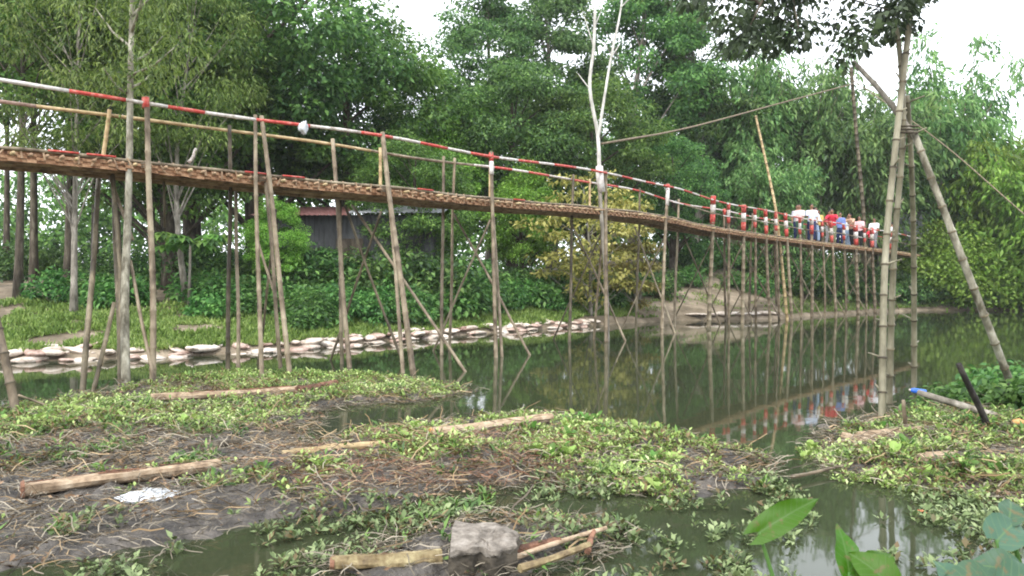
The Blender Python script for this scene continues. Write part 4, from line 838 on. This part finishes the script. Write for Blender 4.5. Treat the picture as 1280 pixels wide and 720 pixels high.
OUT = [(558,689),(568,654),(619,657),(649,667),(647,682),(620,690),(600,686)]
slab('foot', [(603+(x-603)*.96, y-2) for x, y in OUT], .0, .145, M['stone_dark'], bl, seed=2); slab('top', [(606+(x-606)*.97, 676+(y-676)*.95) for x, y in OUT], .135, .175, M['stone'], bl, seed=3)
# sticks
def stick(name, a, e, r, m_, label, cat='stick'):
    b_ = MB(); a = np.asarray(a, float); e = np.asarray(e, float); q = np.linspace(0, 1, 8)[:, None]; pts = a+(e-a)*q+np.array([.015, .01, 0])*np.sin(q*5); b_.tube(pts, r*np.array([1.1,1,1.05,.95,1,.92,.9,.8]), 8); tag(b_.build(name, M[m_], None), label, cat)
stick('dark_peg', gnd(594,550,-.1), at(591,527,7.8), .03, 'black_stick', 'short dark peg standing beside the yellow cut log', 'peg')
stick('charred_stick', gnd(1243,552,-.05), at(1200,455,7.5), .032, 'black_stick', 'straight charred black stick leaning by the slanting pole')
stick('grey_branch', at(1290,535,8.2), at(1148,490,8.8), .042, 'bark_grey', 'grey branch reaching over the water toward the blue bottle', 'branch')
stick('bamboo_stake', gnd(1133,562,-.1), at(1131,500,7.6), .022, 'bamboo', 'thin brown stake standing in the right weed mat', 'stake')
for (pa, pb, r, lb) in (((1075,548),(1150,538),.06,'pale flat driftwood piece beside the thin stake'), ((1055,545),(1100,556),.04,'pale curved driftwood at the edge of the right weed'), ((1150,575),(1195,568),.05,'short pale driftwood piece right of the thin stake'), ((990,596),(1060,582),.015,'thin pale twig floating between the weed mats')):
    log('driftwood', mz(*pa, .07), mz(*pb, .07), r, r*.8, 'wood_cut' if r > .02 else 'bamboo', lb, 'driftwood', seed=int(pa[0]))
bt = thing('blue_bottle', 'blue plastic bottle stuck on the end of the grey branch', 'bottle', at(1148,489,8.8)); c = at(1148,489,8.8); ax = np.array([-1,.1,.15]); ax /= np.linalg.norm(ax)
q = MB(); q.tube([c+ax*u for u in (-.09,-.085,.04,.07,.085)], [.02,.03,.031,.024,.012], 12); q.build('bottle_body', M['blue'], bt); q = MB(); q.tube([c+ax*.083, c+ax*.1], .013, 10); q.build('cap', M['white'], bt)
def crumple(name, c, rad, m_, label, cat, seed, nu=20, nv=12, amp=.3):
    rg2 = np.random.default_rng(seed); ph = rg2.uniform(0, 6, 9)
    def fn(V): n_ = np.sin(V[:, 0]*5+ph[0])*np.sin(V[:, 1]*4+ph[1])+.6*np.sin(V[:, 0]*9+V[:, 1]*7+ph[2])+.4*np.sin(V[:, 1]*13+ph[3]); return V*(1+amp*.4*n_)[:, None]
    b_ = MB(); b_.blob(c, rad, nu, nv, fn); tag(b_.build(name, M[m_], None), label, cat)
crumple('plastic_sheet', mz(187,620,.1), (.2,.17,.028), 'plastic', 'crumpled white plastic sheet on mud below the split log', 'plastic', 1)
crumple('orange_rag', mz(1274,528,.14), (.06,.05,.035), 'wood_end', 'crumpled brownish orange rag at the foot of the slanting pole', 'rag', 2)
crumple('red_float', mz(1152,642,.03), (.04,.03,.02), 'orange', 'small orange red scrap floating on the dark water', 'litter', 3)
crumple('white_ribbon', at(380,160,13.5), (.07,.05,.1), 'plastic', 'white plastic bag tied to the red and white handrail', 'bag', 4, amp=.8)
stick('split_stake', at(236,203,12.7), at(247,186,12.8), .025, 'white', 'pale split stake lying up from the deck edge', 'stake')

# ------------------------------------------------------------------ floating weed and litter on the mud (uncountable)
def zsurf(X, Y): return np.maximum(mud_z(X, Y), 0.)
G = [(gp((-60,525),(0,520),(60,512),(180,482),(260,468),(400,468),(520,475),(590,490),(520,502),(420,506),(380,522),(330,545),(250,548),(150,540),(60,548),(-60,560)), 1.0, 'a'),
     (gp((430,556),(450,545),(560,540),(690,520),(830,542),(925,565),(985,590),(960,615),(880,630),(760,616),(690,590),(620,575),(540,585),(460,580)), .95, 'a'),
     (gp((1000,575),(1040,555),(1130,522),(1290,498),(1500,480),(1500,640),(1290,640),(1150,622),(1030,596)), .95, 'a'),
     (gp((640,600),(980,590),(1040,630),(1010,720),(860,780),(700,760),(640,690)), .68, 'g'),
     (gp((1110,610),(1290,620),(1300,760),(1150,760),(1060,690)), .6, 'g'),
     (gp((20,420),(20,420),(30,420)), 0, 'a'),
     (gp((310,590),(470,580),(500,620),(420,645),(330,640)), .5, 'a'), (gp((640,640),(740,630),(760,670),(660,668)), .75, 'a'),
     (gp((-40,555),(330,560),(420,600),(330,650),(150,695),(-40,700)), .16, 'a'), (gp((0,650),(300,640),(600,620),(680,650),(480,700),(300,760),(0,760)), .44, 'g'),
     (I2, .16, 'b'), (I1, .4, 'b'), (I3, .6, 'b'), (gp((420,640),(700,600),(1000,600),(1040,700),(500,735)), .25, 'b')]
rg = np.random.default_rng(51)
def clear_of_logs(X, Y, f=1.):                                # weed and litter keep off the logs (and a little in front)
    ok = np.ones(X.shape, bool)
    for a, e, r in LOGSEG:
        v_ = e-a; t_ = np.clip(((X-a[0])*v_[0]+(Y-a[1])*v_[1])/(v_@v_), 0, 1); ok &= np.hypot(X-a[0]-t_*v_[0], Y+.09-a[1]-t_*v_[1]) > r*f
    return ok
def floatweed(kind, name, m_, dens, ls, label, tm=(np.array([[0,0,0],[.5,.25,.06],[.5,0,0],[.5,-.25,.06],[1,0,-.12]]), np.array([[0,2,4,1],[0,3,4,2]]))):
    CC = []
    for poly, k, kd in G:
        if kd != kind or k == 0: continue
        Pn = np.array(poly); lo, hi = Pn.min(0), Pn.max(0); n = int((hi-lo).prod()*dens); X = rg.uniform(lo[0], hi[0], n); Y = rg.uniform(lo[1], hi[1], n)
        d = poly_d(poly, X, Y)+(fbm(X*2, Y*2)-.5)*.7; keep = (d > 0) & (Y > 2.6) & (fbm(X*1.9+20, Y*1.9)+.25*fbm(X*6, Y*6) > .775-.3*k) & (rg.random(n) < np.clip(.35+d*2, 0, 1)*min(1, k+.15)) & clear_of_logs(X, Y)
        CC.append(np.stack([X[keep], Y[keep]], 1))
    Q = np.concatenate(CC); per = 6; c = np.repeat(Q, per, 0); n = len(c); a = rg.uniform(0, 6.28, n); el = rg.uniform(.1, 1.2, n)
    A = np.stack([np.cos(a)*np.cos(el), np.sin(a)*np.cos(el), np.sin(el)], 1); N = np.stack([-np.cos(a)*np.sin(el), -np.sin(a)*np.sin(el), np.cos(el)], 1)+rg.normal(size=(n, 3))*.25
    hgt = np.repeat(rg.random(len(Q))**2*.09, per)*rg.random(n); base = np.stack([c[:, 0]+np.cos(a)*.015, c[:, 1]+np.sin(a)*.015, zsurf(c[:, 0], c[:, 1])+.006+hgt], 1)
    v, f = leaves(base, A, N, ls*rg.uniform(.6, 1.35, n)*np.repeat(rg.uniform(.55, 1.45, len(Q)), per), tm); tag(link(name, tri_fix(name, v, f, m_)), label, 'weed', kind='stuff'); return Q
Qa = floatweed('a', 'floating_weed', M['leaf_float'], 700, .041, 'mats of pale green floating weed on the mud banks')
M['leaf_weed2'] = leafmat('narrow weed leaf', [(.02, (.14,.09,.045)), (.2, (.05,.085,.03)), (.55, (.1,.17,.05)), (.95, (.24,.33,.11))], transl=.25, vary=.25)
Qb = floatweed('b', 'narrow_leaf_weed', M['leaf_weed2'], 380, .07, 'darker narrow leaved weed mixed into the mats', diamond(.2, .12))
Qg = floatweed('g', 'dull_floating_weed', M['leaf_float_grey'], 520, .043, 'thin grey green weed film floating on dark water')
# dead stems
M['straw_red'] = leafmat('reddish dead weed', [(.1, (.10,.055,.035)), (.45, (.25,.15,.10)), (.85, (.42,.29,.21))], transl=.1, rough=.8, spec=.15)
M['twig'] = leafmat('grey dead twigs', [(.1, (.045,.038,.03)), (.45, (.135,.117,.095)), (.85, (.32,.28,.23))], transl=.05, rough=.85, spec=.15)
RIB = (np.array([[0,-.02,0],[0,.02,0],[.35,.05,.09],[.35,.015,.09],[.7,-.02,.06],[.7,.018,.06],[1,.085,-.03],[1,.055,-.03]]), np.array([[0,3,2,1],[3,4,5,2],[4,7,6,5]]))
def dead(name, n, seed, m_, lo, hi, fn, label, tm=RIB):
    rg = np.random.default_rng(seed); X = rg.uniform(-7.5, 6.8, n); Y = rg.uniform(3.5, 11.6, n); keep = fn(X, Y) & clear_of_logs(X, Y, .6); X, Y = X[keep], Y[keep]; n = len(X); a = rg.normal(size=n)*.9+rg.integers(0, 2, n)*3.14
    A = np.stack([np.cos(a), np.sin(a), rg.normal(size=n)*.3], 1); N = np.array([0, 0, 1.])+rg.normal(size=(n, 3))*.6
    v, f = leaves(np.stack([X, Y, zsurf(X, Y)+.006+rg.random(n)**2*.06], 1), A, N, lo+(hi-lo)*rg.random(n)**2.2, tm); tag(link(name, mesh(name, v, f, m_, False)), label, 'debris', kind='stuff')
def dI(X, Y): return np.maximum(poly_d(I2, X, Y), np.maximum(poly_d(I1, X, Y)*.8, np.maximum(poly_d(I3, X, Y)*.6, poly_d(DRIFT, X, Y))))
EDGE = gp((-60,700),(120,690),(250,655),(420,635),(600,618),(680,640),(700,690),(560,660),(440,690),(380,740),(380,780),(-60,780))
RED = gp((380,575),(470,560),(560,548),(700,545),(780,570),(700,600),(560,618),(430,622),(370,605))
dead('dead_stems', 30000, 61, M['straw'], .04, .3, lambda X, Y: (dI(X, Y) > -.1) & (fbm(X*1.1+3, Y*1.1) > .43), 'tangle of dry straw coloured stems on the mud')
dead('dead_twigs', 105000, 62, M['twig'], .03, .22, lambda X, Y: (dI(X, Y) > -.16) & (fbm(X*1.6+13, Y*1.6) > .26), 'fine grey dead twigs matted over the mud')
dead('floating_twigs', 13000, 64, M['twig'], .03, .28, lambda X, Y: (poly_d(EDGE, X, Y) > -.1) & (fbm(X*2.3+1, Y*2.3) > .52), 'loose dead twigs floating along the edge of the near mud')
dead('leaf_litter', 40000, 65, M['straw'], .025, .075, lambda X, Y: (dI(X, Y) > -.1) & (fbm(X*2.6+31, Y*2.6) > .5), 'small dead brown leaves scattered over mud and weed', ribbon_leaf_q())
dead('reddish_dead_weed', 90000, 63, M['straw_red'], .03, .2, lambda X, Y: poly_d(RED, X, Y)+(fbm(X*2+5, Y*2)-.5)*.9 > 0, 'reddish brown dead weed heaped on the middle bank')
# leafy floating rosettes one can tell apart
def leaf_mesh(L, Wd, m_, seed, pet=.0):
    rg2 = np.random.default_rng(seed); V = []; F = []; nx, ny = 7, 5
    for i in range(nx):
        u = i/(nx-1); w = Wd*math.sin(math.pi*min(1, u*.92+.08))**.7
        for j in range(ny): t_ = (j/(ny-1)-.5)*2; V.append([pet+u*L, t_*w/2, .18*L*(u-u*u*1.25)+abs(t_)*w*.16+.015*L*math.sin(u*9+t_*3+seed)])
    for i in range(nx-1):
        for j in range(ny-1): k = i*ny+j; F.append([k, k+ny, k+ny+1, k+1])
    if pet: 
        k = len(V); V += [[0,-.004,0],[0,.004,0],[pet+.01,.004,.004],[pet+.01,-.004,.004],[0,0,-.006],[pet,0,-.004]]; F += [[k,k+1,k+2,k+3],[k+1,k,k+4],[k,k+3,k+5,k+4],[k+2,k+1,k+4,k+5]]
    return mesh('leaf', V, F, m_)
LM = [leaf_mesh(.085, .07, M['leaf_float'], 1, .06), leaf_mesh(.075, .066, M['leaf_float'], 2, .05), leaf_mesh(.09, .06, M['leaf_mid'], 3, .06)]
sel = Qa[(Qa[:, 1] < 8.6) & clear_of_logs(Qa[:, 0], Qa[:, 1], 1.3)]; sel = sel[np.argsort(rg.random(len(sel)))][:110]
for (x, y) in sel:
    z = float(zsurf(np.array(x), np.array(y))); e = thing('floating_plant', 'leafy green floating plant with rounded leaves standing out of the weed mat', 'plant', (x, y, z), 'floating plants in the weed mats'); nl = rg.integers(5, 8); ms = LM[rg.integers(3)]
    for k in range(nl):
        o = bpy.data.objects.new('leaf', ms); COL.objects.link(o); o.parent = e; o.rotation_euler = (rg.normal()*.2, -rg.uniform(.35, 1.1), k*6.28/nl+rg.normal()*.3); o.location = (0, 0, .01); q = rg.uniform(.5, 1.05); o.scale = (q, q, q)
for (x, y, k, lb) in ((5.9,8.9,.5,'leafy green shrub around the foot of the slanting pole'), (5.35,9.3,.34,'low leafy shrub behind the grey branch'), (6.4,9.8,.55,'leafy shrub on the weed right of the slanting pole')):
    plant(PR['shrub2'], 'leafy_shrub', SF, lb, 'shrub', (x, y, .0), k)
# ------------------------------------------------------------------ broad leaved plants on the near bank
def broad_leaf(L, Wd, m_, seed):                             # heart shaped blade with folded midrib and wavy edge
    V = []; F = []; nx, ny = 12, 9
    for i in range(nx):
        u = i/(nx-1); w = Wd*(np.interp(u, [0,.08,.25,.45,.7,.9,1], [.35,.75,1,.95,.6,.22,.0]))
        for j in range(ny): t_ = (j/(ny-1)-.5)*2; V.append([(u-.22*abs(t_)**1.5*max(0, 1-u*3))*L, t_*w/2, .25*L*(u-u*u*1.5)+abs(t_)*w*.13+.045*L*math.sin(u*9+t_*2.5+seed)*abs(t_)**1.5])
    for i in range(nx-1):
        for j in range(ny-1): k = i*ny+j; F.append([k, k+ny, k+ny+1, k+1])
    return mesh('leaf', V, F, m_)
def broad_plant(name, label, base, lv, m_):
    th = thing(name, label, 'plant', base)
    for i, (px, py, Y, L, Wd, yaw, pit, roll) in enumerate(lv):
        p = at(px, py, Y); o = link('leaf', broad_leaf(L, Wd, m_, i), th, p); o.rotation_euler = (roll, pit, yaw)
        b_ = MB(); B = np.asarray(base)+[.02*i, .01*i, 0]; b_.tube(catmull(np.array([B, B*.5+p*.5+[0,0,.08], p]), 5), np.linspace(.011, .006, 11), 7); b_.build('stalk', M['leaf_shrub'], th)
broad_plant('taro_plant', 'bright green arrow leaf held out over the water on one stalk', (.98, 2.55, .05), [(950,666,2.6,.25,.10,.1,-.5,.95)], M['leaf_taro'])
broad_plant('taro_plant', 'bright green broad leaved plant with three upright leaves', (1.02, 2.3, .05), [(1062,716,2.3,.15,.075,1.5,-1.0,.1), (1086,728,2.25,.14,.12,.5,-.5,.8), (1112,730,2.2,.13,.11,2.4,-.55,-.7)], M['leaf_taro'])
broad_plant('bluish_leaf_plant', 'bluish green broad leaved plant filling the near right corner', (1.5, 2.1, .05), [(1248,676,2.1,.12,.11,.5,-.4,.6), (1270,716,2.0,.11,.1,2.8,-.1,-.7), (1232,726,1.95,.1,.09,3.1,-.1,-.6), (1262,730,1.95,.11,.1,.2,-.2,.7), (1262,652,2.15,.1,.07,.9,-.5,.4), (1200,735,1.95,.09,.07,1.9,-.6,-.2)], M['leaf_bluish'])
# ------------------------------------------------------------------ thin humid haze over the river
mh = bpy.data.materials.new('humid haze'); mh.use_nodes = True; t = mh.node_tree; t.nodes.clear(); ou = t.nodes.new('ShaderNodeOutputMaterial'); pv = t.nodes.new('ShaderNodeVolumePrincipled')
pv.inputs['Color'].default_value = (.93, .96, 1, 1); pv.inputs['Density'].default_value = .00045; pv.inputs['Anisotropy'].default_value = 0.; t.links.new(pv.outputs[0], ou.inputs['Volume'])
hz = MB().box((0, 550, 11.), (2000, 1900, 26.)).build('haze', mh, None, False); tag(hz, 'thin pale humid haze hanging over the river', 'haze', kind='stuff')
